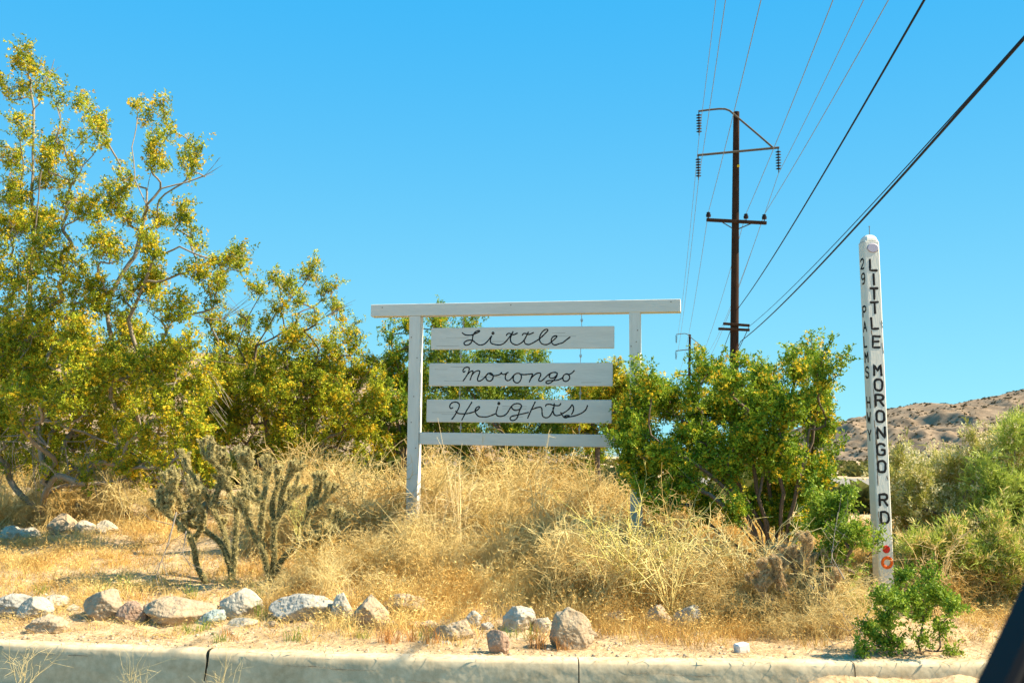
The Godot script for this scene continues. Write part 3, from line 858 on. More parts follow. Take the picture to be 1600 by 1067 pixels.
func build_rocks() -> void:
	make_ico(4)
	var list: Array = [
		[-4.012, -8.15, 0.367, 0.209, "rock_grey", 0.4, "blue grey rounded boulder cut off at the verge end beside cream stone", "boulders lining the verge", 0],
		[-3.78, -8.02, 0.278, 0.195, "rock_white", 0.3, "smooth cream boulder leaning on the blue grey boulder", "boulders lining the verge", 0.1],
		[-3.413, -7.47, 0.298, 0.166, "rock_tan", 0.8, "blocky tan rock with cast shadow nearest the kerb below cream boulder", "boulders lining the verge", 0.05],
		[-3.749, -8.33, 0.203, 0.124, "rock_white", 0.2, "small smooth pale stone behind the blocky tan rock", "boulders lining the verge", 0],
		[-3.183, -7.91, 0.305, 0.267, "rock_tan", 0.3, "tall round topped tan boulder standing alone before the dark cactus shade", "boulders lining the verge", 0],
		[-2.919, -7.83, 0.221, 0.201, "rock_red", 0.9, "split brown and cream rock beside the round topped tan boulder", "boulders lining the verge", -0.3],
		[-2.592, -7.82, 0.503, 0.222, "rock_tan", 0.6, "long low tan slab rock between split rock and greenish stone", "boulders lining the verge", -0.08],
		[-2.334, -7.84, 0.242, 0.127, "rock_green", 0.4, "small bluish green stone at the end of the long slab", "boulders lining the verge", 0.3],
		[-2.141, -8.03, 0.33, 0.249, "rock_white", 0.7, "biggest clean white boulder in front of the cholla trunks", "boulders lining the verge", 0],
		[-2.046, -7.74, 0.219, 0.089, "rock_white", 0.3, "low flat pale stone under the clean white boulder", "boulders lining the verge", 0],
		[-1.621, -7.79, 0.471, 0.221, "rock_grey", 0.4, "wide oval grey speckled boulder by the upright cholla foot", "boulders lining the verge", 0.05],
		[-1.301, -7.77, 0.21, 0.246, "rock_white", 0.9, "white pointed triangular rock beside wide grey boulder", "boulders lining the verge", 0.2],
		[-1.046, -7.59, 0.268, 0.297, "rock_tan", 0.5, "upright brown speckled boulder with rounded shoulders beside white triangular rock", "boulders lining the verge", 0],
		[-0.813, -7.94, 0.357, 0.214, "rock_tan", 0.7, "flat topped brown boulder half hidden behind the upright speckled one", "boulders lining the verge", 0],
		[-0.409, -7.34, 0.302, 0.178, "rock_tan", 0.5, "smooth tan boulder tapering to one end with undercut shadow", "boulders lining the verge", 0.2],
		[-0.285, -7.68, 0.168, 0.145, "rock_grey", 0.6, "small dark veined grey rock touching the tapering tan boulder", "boulders lining the verge", 0.1],
		[-0.085, -6.81, 0.166, 0.211, "rock_red", 0.9, "pointed reddish pink rock standing alone closest to the kerb", "boulders lining the verge", 0.1],
		[0.069, -7.5, 0.241, 0.202, "rock_white", 0.95, "angular white rock with split top behind the reddish pointed rock", "boulders lining the verge", 0.1],
		[0.238, -7.5, 0.135, 0.142, "rock_white", 0.5, "small pale stone between angular white rock and largest brown boulder", "boulders lining the verge", 0],
		[0.405, -6.98, 0.305, 0.32, "rock_tan", 0.9, "largest brown angular boulder with pointed crown in the verge row", "boulders lining the verge", 0],
		[0.807, -7.77, 0.2, 0.131, "rock_tan", 0.5, "low tan stone half buried in dry leaves past the largest boulder", "boulders lining the verge", 0],
		[1.13, -7.69, 0.198, 0.218, "rock_tan", 0.6, "upright tan boulder shaded by straw stems near rounded creosote", "boulders lining the verge", 0],
		[1.357, -7.72, 0.228, 0.188, "rock_grey", 0.5, "dull grey boulder hidden among straw stems near rounded creosote", "boulders lining the verge", 0],
		[-0.463, -7.19, 0.102, 0.049, "rock_grey", 0.4, "tiny blue grey stone on the sand under the tapering boulder", "boulders lining the verge", 0],
		[-1.921, -8.79, 0.237, 0.13, "rock_tan", 0.9, "flat tan rock lying behind the upright cholla trunk", "", 0.3],
		[2.671, -8.29, 0.096, 0.056, "rock_grey", 0.2, "small oval grey stone under the half dead cholla", "boulders lining the verge", 0],
		[-5.512, -11.09, 0.271, 0.165, "rock_white", 0.4, "pale stone in the back row below the tallest creosote bush", "back row stones under the creosote", 0],
		[-5.314, -11.1, 0.257, 0.15, "rock_white", 0.5, "pale stone in the back row below the tallest creosote bush", "back row stones under the creosote", 0],
		[-4.993, -11.18, 0.345, 0.272, "rock_tan", 0.3, "roundest biggest stone of the back row under the tallest creosote", "", 0],
		[-4.763, -11.22, 0.245, 0.182, "rock_white", 0.5, "pale stone in the back row below the tallest creosote bush", "back row stones under the creosote", 0],
		[-4.55, -11.27, 0.261, 0.183, "rock_white", 0.6, "pale stone in the back row below the tallest creosote bush", "back row stones under the creosote", 0],
		[-4.507, -11.99, 0.308, 0.243, "rock_tan", 0.8, "pale stone in the back row below the tallest creosote bush", "back row stones under the creosote", 0],
		[-4.574, -12.73, 0.278, 0.223, "rock_white", 0.9, "pale stone in the back row below the tallest creosote bush", "back row stones under the creosote", 0],
		[-0.799, -11.65, 0.255, 0.236, "rock_tan", 0.6, "half hidden stone in the dry stems behind the hanging sign", "stones in the stems behind the sign", 0],
		[-0.002, -11.59, 0.283, 0.203, "rock_tan", 0.5, "half hidden stone in the dry stems behind the hanging sign", "stones in the stems behind the sign", 0],
		[0.299, -11.88, 0.275, 0.257, "rock_white", 0.6, "half hidden stone in the dry stems behind the hanging sign", "stones in the stems behind the sign", 0],
		[0.823, -11.13, 0.186, 0.18, "rock_tan", 0.6, "half hidden stone in the dry stems behind the hanging sign", "stones in the stems behind the sign", 0],
		[-0.886, -11.09, 0.185, 0.105, "rock_tan", 0.5, "half hidden stone in the dry stems behind the hanging sign", "stones in the stems behind the sign", 0],
		[-3.521, -8.17, 0.126, 0.088, "rock_white", 0.5, "small pale stone between cream boulder and round topped tan boulder", "boulders lining the verge", 0],
		[-1.795, -7.7, 0.109, 0.062, "rock_tan", 0.6, "low tan stone wedged between white boulder and wide grey boulder", "boulders lining the verge", 0],
		[-1.511, -8.1, 0.135, 0.12, "rock_tan", 0.6, "brown stone tucked behind the gap beside the white triangular rock", "boulders lining the verge", 0],
		[-0.909, -7.67, 0.099, 0.083, "rock_white", 0.7, "pale chip of rock at the foot of the upright speckled boulder", "boulders lining the verge", 0],
		[-0.613, -7.58, 0.146, 0.092, "rock_tan", 0.6, "half buried tan rock joining the flat topped and tapering boulders", "boulders lining the verge", 0],
		[-0.177, -7.58, 0.097, 0.066, "rock_grey", 0.6, "small grey stone behind the reddish pointed rock", "boulders lining the verge", 0],
		[0.593, -7.42, 0.124, 0.09, "rock_tan", 0.7, "squat brown stone against the largest boulder", "boulders lining the verge", 0],
		[-2.762, -7.91, 0.122, 0.096, "rock_white", 0.6, "pale stone filling the gap before the long low slab", "boulders lining the verge", 0],
		[-3.13, -7.61, 0.127, 0.051, "rock_tan", 0.5, "low brown stone sunk in sand before the round topped boulder", "boulders lining the verge", 0],
		[-0.716, -7.66, 0.128, 0.072, "rock_tan", 0.5, "small brown stone in straw before the flat topped boulder", "boulders lining the verge", 0],
		[-1.416, -7.61, 0.068, 0.036, "rock_white", 0.4, "fist sized pale stone on bare sand between boulders and kerb", "fist sized stones behind the kerb", 0],
		[-1.092, -7.36, 0.057, 0.03, "rock_tan", 0.4, "fist sized pale stone on bare sand between boulders and kerb", "fist sized stones behind the kerb", 0],
		[-1.823, -7.34, 0.061, 0.03, "rock_white", 0.4, "fist sized pale stone on bare sand between boulders and kerb", "fist sized stones behind the kerb", 0],
		[-2.55, -7.32, 0.056, 0.03, "rock_tan", 0.4, "fist sized pale stone on bare sand between boulders and kerb", "fist sized stones behind the kerb", 0],
		[0.271, -6.89, 0.053, 0.028, "rock_white", 0.4, "fist sized pale stone on bare sand between boulders and kerb", "fist sized stones behind the kerb", 0],
		[0.631, -7.06, 0.064, 0.033, "rock_tan", 0.4, "fist sized pale stone on bare sand between boulders and kerb", "fist sized stones behind the kerb", 0],
		[-3.115, -7.25, 0.065, 0.029, "rock_white", 0.4, "fist sized pale stone on bare sand between boulders and kerb", "fist sized stones behind the kerb", 0],
		[0.899, -7.09, 0.055, 0.029, "rock_white", 0.4, "fist sized pale stone on bare sand between boulders and kerb", "fist sized stones behind the kerb", 0]]
	for k in list.size():
		var q: Array = list[k]
		var size := Vector3(q[2], q[3], q[2] * rf(0.7, 0.95))
		var g := rock_geo(size, 500 + k * 13, q[5])
		var o := part("rock" if q[2] < 0.2 else "boulder", g, M[q[4]], self)
		o.position = on_ground(q[0], q[1] - size.z * 0.35) + Vector3(0, q[3] * 0.5 - 0.02 - q[3] * 0.16, 0)
		o.rotation = Vector3(rf(-0.08, 0.08), 0, q[8])
		meta(o, q[6], "rock", q[7])

# ---------------------------------------------------------------- branching plants
class Frame:
	var pos := PackedVector3Array()
	var par := PackedInt32Array()
	var run := PackedFloat32Array()
	var weight := PackedInt32Array()
	var rad := PackedFloat32Array()
	var tip := PackedInt32Array()
	func add(p: Vector3, parent: int) -> int:
		pos.append(p)
		par.append(parent)
		run.append(0.0 if parent < 0 else run[parent] + p.distance_to(pos[parent]))
		return pos.size() - 1

func grow(tips: PackedVector3Array, limbs: Array, step: float, tip_r: float, most_r: float, thrift := 0.22, power := 0.45) -> Frame:
	var f := Frame.new()
	f.add(Vector3.ZERO, -1)
	for l in limbs:       # main limbs laid first; each starts from the nearest point so far
		var from := 0
		var best := 1e9
		for i in f.pos.size():
			var dd := f.pos[i].distance_to(l[0])
			if dd < best:
				best = dd
				from = i
		for k in l.size():
			var a := f.pos[from]
			var b: Vector3 = l[k]
			if a.distance_to(b) < 0.03:
				continue
			var m := maxi(1, int(a.distance_to(b) / step))
			var side := rdir() * a.distance_to(b) * 0.05
			for j in m:
				var t := float(j + 1) / m
				from = f.add(a.lerp(b, t) + side * sin(t * PI), from)
	var order := []
	for t in tips:
		order.append(t)
	order.sort_custom(func(a, b): return a.length_squared() < b.length_squared())
	for t in order:
		var best := 1e9
		var at := 0
		var m := f.pos.size()
		for i in m:
			var q := f.pos[i]
			var c: float = q.distance_to(t) + thrift * f.run[i] + maxf(0.0, q.y - t.y) * 0.6
			if c < best:
				best = c
				at = i
		var p0 := f.pos[at]
		var ln := p0.distance_to(t)
		if ln < 0.02:
			f.tip.append(at)
			continue
		var d0 := (p0 - f.pos[f.par[at]]).normalized() if f.par[at] >= 0 else Vector3.UP
		var p1 := p0 + (d0 + rdir() * 0.5).normalized() * ln * 0.35
		var p2: Vector3 = t - ((t - p0).normalized() + Vector3.UP * 0.5 + rdir() * 0.4) * ln * 0.25
		var seg := maxi(1, int(ceil(ln / step)))
		var from := at
		for k in seg:
			var s := float(k + 1) / seg
			from = f.add(p0.bezier_interpolate(p1, p2, t, s), from)
		f.tip.append(from)
	var nn := f.pos.size()
	f.weight.resize(nn)
	f.rad.resize(nn)
	f.weight.fill(0)
	for i in f.tip:
		f.weight[i] += 1
	for i in range(nn - 1, 0, -1):
		if f.weight[i] == 0:
			f.weight[i] = 1
		f.weight[f.par[i]] += f.weight[i]
	for i in nn:
		f.rad[i] = minf(most_r, tip_r * pow(maxf(1.0, f.weight[i]), power))
	return f

func limbs_geo(f: Frame, thick := 5, thin := 3) -> Geo:
	var g := Geo.new()
	var nn := f.pos.size()
	var main := PackedInt32Array()
	main.resize(nn)
	main.fill(-1)
	for i in range(1, nn):
		var p := f.par[i]
		if main[p] < 0 or f.weight[i] > f.weight[main[p]]:
			main[p] = i
	for i in nn:
		if i == 0 or main[f.par[i]] != i:
			var pts := PackedVector3Array()
			var rr := PackedFloat32Array()
			if i > 0:
				pts.append(f.pos[f.par[i]])
				rr.append(f.rad[i])
			var k := i
			while k >= 0:
				pts.append(f.pos[k])
				rr.append(f.rad[k])
				k = main[k]
			if pts.size() > 1:
				rr[rr.size() - 1] *= 0.6
				g.tube(pts, rr, thick if rr[0] > 0.012 else thin, false)
	return g

func in_blobs(blobs: Array, count: int, rough := 1.0) -> PackedVector3Array:
	var total := 0.0
	for k in blobs.size() / 4:
		total += pow(blobs[4 * k + 3], 1.8)
	var out := PackedVector3Array()
	for k in blobs.size() / 4:
		var r: float = blobs[4 * k + 3]
		var m := maxi(3, int(round(count * pow(r, 1.8) / total)))
		var axis := (rdir() + Vector3.UP * 0.6).normalized()
		for j in m:
			var off := rdir() * r * pow(rng.randf(), 0.42) * rough
			off += axis * off.dot(axis) * 0.5 - (off - axis * off.dot(axis)) * 0.12
			out.append(Vector3(blobs[4 * k], blobs[4 * k + 1], blobs[4 * k + 2]) + off)
	return out

# sprigs: a short twig with leaves; meshes shared by all bushes
func sprig(kind: String, seed_: int) -> ArrayMesh:
	rng.seed = seed_
	var g := Geo.new()
	match kind:
		"creosote":
			var pts := PackedVector3Array([Vector3.ZERO, Vector3(rf(-0.015, 0.015), 0.06, rf(-0.015, 0.015)), Vector3(rf(-0.03, 0.03), 0.12, rf(-0.03, 0.03))])
			for k in 15:
				var t := rf(0.1, 1.0)
				var p := pts[0].lerp(pts[2], t)
				p += rdir() * 0.012
				var dir := (rdir() + Vector3.UP * 0.5).normalized()
				var side := dir.cross(rdir()).normalized()
				g.leaf(p, dir, side, rf(0.018, 0.036), rf(0.010, 0.019))
		"bloom":
			for k in 5:
				var c := Vector3(rf(-0.035, 0.035), rf(0.04, 0.13), rf(-0.035, 0.035))
				for j in 4:
					var dir := (Vector3(cos(TAU * j / 4.0), rf(0.2, 0.9), sin(TAU * j / 4.0)) + rdir() * 0.3).normalized()
					g.leaf(c, dir, dir.cross(rdir()).normalized(), rf(0.015, 0.023), 0.014)
		"needle":
			for k in 12:
				var p := Vector3(0, rf(0.0, 0.12), 0) + rdir() * 0.012
				var dir := (rdir() * 0.8 + Vector3.UP * 1.1).normalized()
				g.leaf(p, dir, dir.cross(rdir()).normalized(), rf(0.035, 0.07), rf(0.005, 0.009))
		"tuft":     # cream flower heads
			for k in 14:
				var p := Vector3(rf(-0.02, 0.02), 0.10 + rf(-0.02, 0.02), rf(-0.02, 0.02))
				var dir := (rdir() + Vector3.UP * 0.5).normalized()
				g.leaf(p, dir, dir.cross(rdir()).normalized(), rf(0.014, 0.026), rf(0.008, 0.013))
	return g.mesh(M.petal if kind in ["bloom", "tuft"] else M.leaf)

var sprigs := {}

func foliage(f: Frame, root: Node3D, per_tip: int, kinds: Array, reach := 0.12) -> void:
	# kinds: [mesh key, part name, share of sprigs, linear colour from, linear colour to, scale]
	var spots := []
	for i in f.tip:
		var p := f.par[i]
		var dir := (f.pos[i] - f.pos[p]).normalized() if p >= 0 else Vector3.UP
		spots.append([f.pos[i], dir])
		if p > 0 and f.weight[p] < 6:
			spots.append([f.pos[i].lerp(f.pos[p], 0.5), dir])
	for kind in kinds:
		var meshes: Array = sprigs[kind[0]]
		for v in meshes.size():
			var where := []
			var tint := PackedColorArray()
			for s in spots:
				var cnt: float = per_tip * kind[2] / meshes.size()
				var m := int(cnt) + (1 if rng.randf() < cnt - int(cnt) else 0)
				for j in m:
					var dir: Vector3 = (s[1] * 0.8 + Vector3.UP * 0.35 + rdir() * 1.0).normalized()
					var at: Vector3 = s[0] + rdir() * reach * rng.randf() - dir * 0.04
					where.append(Transform3D(facing(dir, rf(0, TAU)) * rf(0.75, 1.3) * kind[5], at))
					var c: Color = kind[3].lerp(kind[4], clampf(rf(-0.1, 1.1), 0, 1))
					tint.append(c)
			if where.size():
				many(kind[1], meshes[v], where, tint, root)

func bush(called: String, at: Vector3, blobs: Array, limbs: Array, o: Dictionary) -> Node3D:
	rng.seed = o.seed
	var root := thing(called, at, o.label, "bush", o.get("group", ""))
	var local := []
	for k in blobs.size() / 4:
		local.append_array([blobs[4 * k] - at.x, blobs[4 * k + 1] - at.y, blobs[4 * k + 2] - at.z, blobs[4 * k + 3]])
	var ll := []
	for l in limbs:
		var q := []
		for p in l:
			q.append(p - at)
		ll.append(q)
	var tips := in_blobs(local, o.tips)
	for k in int(o.get("shoots", 0)):     # leafy shoots that stand out of the crown
		var b := rng.randi_range(0, local.size() / 4 - 1)
		var dir := (rdir() + Vector3.UP * 0.9 + Vector3(local[4 * b], local[4 * b + 1] * 0.3, local[4 * b + 2]).normalized() * 0.5).normalized()
		var s: Vector3 = Vector3(local[4 * b], local[4 * b + 1], local[4 * b + 2]) + dir * local[4 * b + 3] * 0.8
		for j in rng.randi_range(2, 5):
			tips.append(s)
			dir = (dir + rdir() * 0.25 + Vector3.UP * 0.12).normalized()
			s += dir * rf(0.05, 0.09)
	if o.has("bare"):
		for p in o.bare:
			for k in 5:
				ll.append([p[0] - at, p[1] - at + rdir() * rf(0.03, 0.16)])
	var f := grow(tips, ll, o.get("step", 0.11), o.get("tip_r", 0.0022), o.get("most", 0.05), o.get("thrift", 0.22))
	part("branches", limbs_geo(f), o.bark, root)
	foliage(f, root, o.per_tip, o.kinds, o.get("reach", 0.12))
	return root

func build_bushes() -> void:
	for k in ["creosote", "bloom", "needle", "tuft"]:
		sprigs[k] = [sprig(k, 900), sprig(k, 901), sprig(k, 902)]
	var olive := Color(0.14, 0.20, 0.014)
	var lime := Color(0.54, 0.56, 0.030)
	var gold_a := Color(0.62, 0.40, 0.014)
	var gold_b := Color(0.88, 0.66, 0.04)
	var sunny := [["creosote", "leaves", 0.80, olive, lime, 1.0], ["bloom", "flowers", 0.26, gold_a, gold_b, 1.0]]
	var green := [["creosote", "leaves", 0.86, Color(0.085, 0.185, 0.013), Color(0.38, 0.48, 0.028), 1.0], ["bloom", "flowers", 0.17, gold_a, gold_b, 1.0]]
	var deep := [["creosote", "leaves", 0.95, Color(0.10, 0.18, 0.014), Color(0.34, 0.42, 0.028), 1.0], ["bloom", "flowers", 0.05, gold_a, gold_b, 1.0]]
	var fresh := [["creosote", "leaves", 1.0, Color(0.12, 0.22, 0.015), Color(0.36, 0.46, 0.045), 0.9]]
	bush("creosote_bush", on_ground(-5.591, -12.1), [-5.824, 6.181, -11.384, 0.09, -5.968, 6.11, -11.563, 0.076, -5.849, 6.063, -11.643, 0.086, -5.987, 5.945, -11.864, 0.104, -5.712, 5.727, -11.56, 0.071, -6.161, 5.809, -11.833, 0.078, -4.937, 5.283, -10.494, 0.064, -5.074, 5.508, -11.148, 0.068, -5.265, 5.745, -11.865, 0.041, -5.016, 5.311, -11.423, 0.07, -5.023, 5.399, -11.801, 0.093, -4.546, 4.823, -10.62, 0.065, -4.963, 5.067, -11.154, 0.049, -4.225, 5.348, -10.82, 0.043, -4.278, 5.339, -11.266, 0.039, -4.083, 5.317, -11.311, 0.049, -3.726, 4.923, -10.47, 0.05, -3.984, 4.854, -10.775, 0.042, -4.03, 4.662, -10.869, 0.057, -4.268, 4.969, -11.825, 0.047, -3.957, 4.903, -11.599, 0.066, -3.538, 4.561, -10.689, 0.047, -3.902, 4.705, -11.646, 0.041, -5.497, 5.12, -10.658, 0.065, -5.778, 5.135, -11.376, 0.089, -5.044, 4.775, -10.64, 0.102, -5.049, 4.553, -10.453, 0.1, -6.07, 4.977, -11.757, 0.123, -4.916, 4.647, -10.764, 0.085, -4.841, 4.504, -10.773, 0.066, -5.706, 4.747, -11.924, 0.156, -6.043, 4.541, -11.759, 0.206, -4.983, 4.278, -10.884, 0.123, -4.809, 4.801, -11.892, 0.042, -4.53, 4.455, -11.259, 0.069, -4.679, 4.317, -11.467, 0.118, -4.705, 4.102, -10.757, 0.144, -5.765, 4.251, -11.861, 0.232, -5.952, 4.045, -11.486, 0.201, -4.655, 4.323, -11.9, 0.122, -4.262, 4.244, -11.791, 0.109, -3.725, 4.033, -10.898, 0.101, -3.606, 3.91, -10.992, 0.079, -3.399, 3.702, -10.699, 0.044, -3.948, 3.692, -10.669, 0.143, -4.386, 3.664, -10.548, 0.174, -5.059, 3.59, -10.902, 0.294, -5.818, 3.563, -11.355, 0.306, -3.109, 3.465, -10.455, 0.094, -3.239, 3.676, -11.467, 0.103, -3.007, 3.519, -10.957, 0.056, -3.563, 3.457, -10.915, 0.126, -3.541, 3.484, -11.678, 0.09, -4.187, 3.39, -11.171, 0.23, -4.618, 3.164, -10.924, 0.281, -5.365, 3.016, -11.172, 0.33, -5.969, 2.985, -11.507, 0.251, -3.662, 3.004, -10.536, 0.203, -4.626, 2.854, -11.913, 0.276, -4.568, 2.478, -10.484, 0.283, -5.672, 2.469, -11.575, 0.327, -6.109, 2.327, -11.717, 0.226, -3.551, 2.484, -10.477, 0.202, -3.546, 3.017, -11.632, 0.09, -3.362, 3.148, -10.999, 0.085, -4.293, 2.198, -11.318, 0.247, -4.634, 2.003, -10.464, 0.256, -5.195, 1.935, -10.52, 0.216, -3.509, 2.024, -10.721, 0.207, -4.783, 1.663, -11.883, 0.214, -3.945, 1.61, -10.745, 0.124, -4.897, 1.878, -11.584, 0.186, -4.262, 1.402, -11.844, 0.122, -4.408, 1.138, -11.863, 0.107, -4.436, 1.402, -10.967, 0.099, -3.715, 1.581, -10.982, 0.099, -5.348, 2.222, -11.237, 0.289, -4.859, 2.327, -11.613, 0.299, -3.831, 2.392, -10.612, 0.232, -5.398, 1.653, -11.573, 0.193, -5.874, 1.577, -11.646, 0.165, -5.096, 1.583, -11.74, 0.181, -3.706, 1.977, -10.505, 0.189, -3.667, 2.354, -11.869, 0.183, -3.313, 1.645, -10.587, 0.136, -4.282, 1.857, -10.961, 0.197, -5.73, 2.671, -11.366, 0.263, -5.427, 2.723, -11.827, 0.289, -4.381, 2.421, -10.96, 0.254, -5.881, 1.354, -11.836, 0.152, -5.163, 1.29, -11.268, 0.145, -4.582, 1.242, -10.919, 0.126, -4.17, 1.3, -10.925, 0.14, -3.678, 1.251, -10.716, 0.124, -3.297, 1.41, -10.567, 0.136, -3.186, 1.208, -10.673, 0.096, -5.88, 1.794, -11.484, 0.192], [[Vector3(-5.155, 1.079, -11.2), Vector3(-5.46, 1.652, -11.548), Vector3(-5.776, 2.267, -11.895), Vector3(-5.862, 3.039, -11.895), Vector3(-5.857, 3.586, -11.895), Vector3(-5.827, 3.981, -11.895), Vector3(-5.897, 4.618, -11.895), Vector3(-5.911, 5.101, -11.895), Vector3(-5.93, 5.67, -11.895), Vector3(-6.047, 6.286, -11.895)], [Vector3(-5.486, 3.833, -11.2), Vector3(-5.348, 4.37, -10.963), Vector3(-5.159, 4.853, -10.726), Vector3(-5.028, 5.037, -10.726)], [Vector3(-5.515, 3.461, -11.2), Vector3(-5.568, 3.909, -10.884), Vector3(-5.573, 4.262, -10.568), Vector3(-5.8, 4.547, -10.568)], [Vector3(-5.155, 1.079, -11.2), Vector3(-5.158, 1.58, -11.541), Vector3(-4.95, 1.965, -11.881), Vector3(-4.623, 2.273, -11.881), Vector3(-4.901, 3.198, -11.881), Vector3(-4.585, 3.828, -11.881), Vector3(-4.476, 4.463, -11.881), Vector3(-4.44, 4.864, -11.881), Vector3(-4.349, 5.431, -11.881)], [Vector3(-4.219, 4.29, -11.2), Vector3(-4.074, 4.486, -11.223), Vector3(-3.79, 4.57, -11.247), Vector3(-3.586, 4.648, -11.247), Vector3(-3.427, 4.748, -11.247)], [Vector3(-4.219, 4.29, -11.2), Vector3(-4.341, 4.573, -11.134), Vector3(-4.37, 4.93, -11.068), Vector3(-4.319, 5.384, -11.068)], [Vector3(-5.519, 2.946, -11.2), Vector3(-5.23, 3.175, -11.016), Vector3(-4.726, 3.256, -10.832), Vector3(-4.231, 3.223, -10.832), Vector3(-3.941, 3.047, -10.832), Vector3(-3.515, 2.965, -10.832), Vector3(-3.197, 2.91, -10.832), Vector3(-2.841, 2.77, -10.832)], [Vector3(-5.313, 1.932, -11.2), Vector3(-4.794, 2.446, -11.266), Vector3(-4.682, 2.578, -11.332), Vector3(-4.28, 2.587, -11.332), Vector3(-3.948, 2.531, -11.332), Vector3(-3.582, 2.518, -11.332), Vector3(-3.032, 2.463, -11.332)], [Vector3(-5.296, 1.646, -11.2), Vector3(-5.202, 1.943, -11.428), Vector3(-5.098, 2.254, -11.657), Vector3(-4.871, 2.218, -11.657), Vector3(-4.603, 2.107, -11.657), Vector3(-4.371, 1.959, -11.657)], [Vector3(-5.18, 1.504, -11.2), Vector3(-5.507, 1.822, -11.169), Vector3(-5.206, 1.823, -11.138), Vector3(-4.77, 1.683, -11.138), Vector3(-4.262, 1.509, -11.138), Vector3(-3.971, 1.369, -11.138)], [Vector3(-5.725, 1.629, -11.2), Vector3(-5.413, 1.644, -11.145), Vector3(-5.088, 1.645, -11.09)], [Vector3(-4.358, 2.953, -11.2), Vector3(-3.989, 3.63, -10.889), Vector3(-3.603, 3.675, -10.578), Vector3(-3.252, 3.537, -10.578), Vector3(-3.04, 3.433, -10.578)], [Vector3(-5.486, 3.833, -11.2), Vector3(-5.328, 4.281, -11.491), Vector3(-5.317, 4.512, -11.782), Vector3(-4.967, 4.474, -11.782), Vector3(-4.537, 4.398, -11.782)], [Vector3(-5.191, 4.814, -11.2), Vector3(-4.836, 4.939, -10.873), Vector3(-4.559, 4.979, -10.546)]],
		{"seed": 1, "label": "tallest creosote bush with pale bare limbs and yellow flowers behind the cactus", "tips": 2200, "shoots": 90, "per_tip": 4.3, "reach": 0.12, "kinds": sunny, "bark": M.bark_pale, "most": 0.036, "tip_r": 0.0026, "bare": [[Vector3(-3.475, 4.549, -10.9), Vector3(-3.285, 4.646, -10.9)], [Vector3(-5.321, 5.618, -10.9), Vector3(-5.262, 5.845, -10.9)], [Vector3(-3.493, 1.929, -10.9), Vector3(-3.266, 1.513, -10.9)], [Vector3(-4.171, 1.508, -10.9), Vector3(-3.878, 1.199, -10.9)], [Vector3(-3.217, 2.919, -10.9), Vector3(-2.871, 3.135, -10.9)], [Vector3(-5.428, 1.569, -10.9), Vector3(-5.363, 1.087, -10.9)], [Vector3(-5.219, 1.571, -10.9), Vector3(-5.117, 1.02, -10.9)], [Vector3(-4.662, 1.574, -10.9), Vector3(-4.424, 1.024, -10.9)], [Vector3(-4.31, 1.507, -10.9), Vector3(-4.144, 0.957, -10.9)], [Vector3(-3.956, 1.371, -10.9), Vector3(-3.73, 0.994, -10.9)], [Vector3(-3.684, 1.511, -10.9), Vector3(-3.454, 1.03, -10.9)], [Vector3(-4.527, 1.644, -10.9), Vector3(-4.705, 1.091, -10.9)], [Vector3(-4.871, 1.573, -10.9), Vector3(-4.782, 1.228, -10.9)], [Vector3(-5.568, 1.568, -10.9), Vector3(-5.506, 1.155, -10.9)], [Vector3(-5.359, 1.57, -10.9), Vector3(-4.986, 1.158, -10.9)], [Vector3(-3.446, 2.477, -10.9), Vector3(-3.073, 1.932, -10.9)], [Vector3(-3.651, 2.349, -10.9), Vector3(-3.138, 1.792, -10.9)], [Vector3(-3.351, 3.6, -10.9), Vector3(-2.889, 3.639, -10.9)]]})
	bush("creosote_bush", on_ground(-5.22, -12.8), [-6.364, 2.308, -12.525, 0.241, -5.952, 2.241, -12.689, 0.261, -5.473, 2.175, -12.916, 0.266, -4.86, 2.01, -12.853, 0.248, -4.17, 1.84, -12.535, 0.226, -3.929, 1.942, -13.056, 0.201, -6.395, 1.754, -12.82, 0.231, -5.786, 1.593, -12.765, 0.213, -5.025, 1.513, -12.309, 0.19, -4.626, 1.438, -12.738, 0.18, -3.982, 1.442, -12.501, 0.161, -6.749, 1.998, -12.837, 0.248, -6.128, 1.268, -12.67, 0.13, -5.6, 1.186, -12.953, 0.117, -4.968, 1.152, -12.818, 0.099, -4.436, 1.112, -12.938, 0.1, -4.368, 2.324, -12.578, 0.21, -5.118, 2.502, -12.815, 0.231, -3.982, 2.432, -12.89, 0.182, -3.748, 2.272, -12.963, 0.15, -6.007, 2.64, -12.58, 0.226, -6.708, 2.842, -12.974, 0.217, -5.707, 2.766, -12.996, 0.217], [],
		{"seed": 12, "label": "low twiggy creosote filling in under the limbs of the tallest creosote", "tips": 760, "shoots": 40, "per_tip": 4.4, "reach": 0.14, "kinds": sunny, "bark": M.bark_pale, "most": 0.02, "tip_r": 0.0026, "bare": [[Vector3(-5.797, 1.352, -12.3), Vector3(-5.921, 0.809, -12.3)], [Vector3(-5.322, 1.277, -12.3), Vector3(-5.218, 0.813, -12.3)], [Vector3(-4.691, 1.204, -12.3), Vector3(-4.594, 0.817, -12.3)], [Vector3(-4.221, 1.206, -12.3), Vector3(-4.047, 0.82, -12.3)], [Vector3(-5.571, 1.51, -12.3), Vector3(-5.691, 0.888, -12.3)], [Vector3(-5.013, 1.357, -12.3), Vector3(-4.871, 0.893, -12.3)]]})
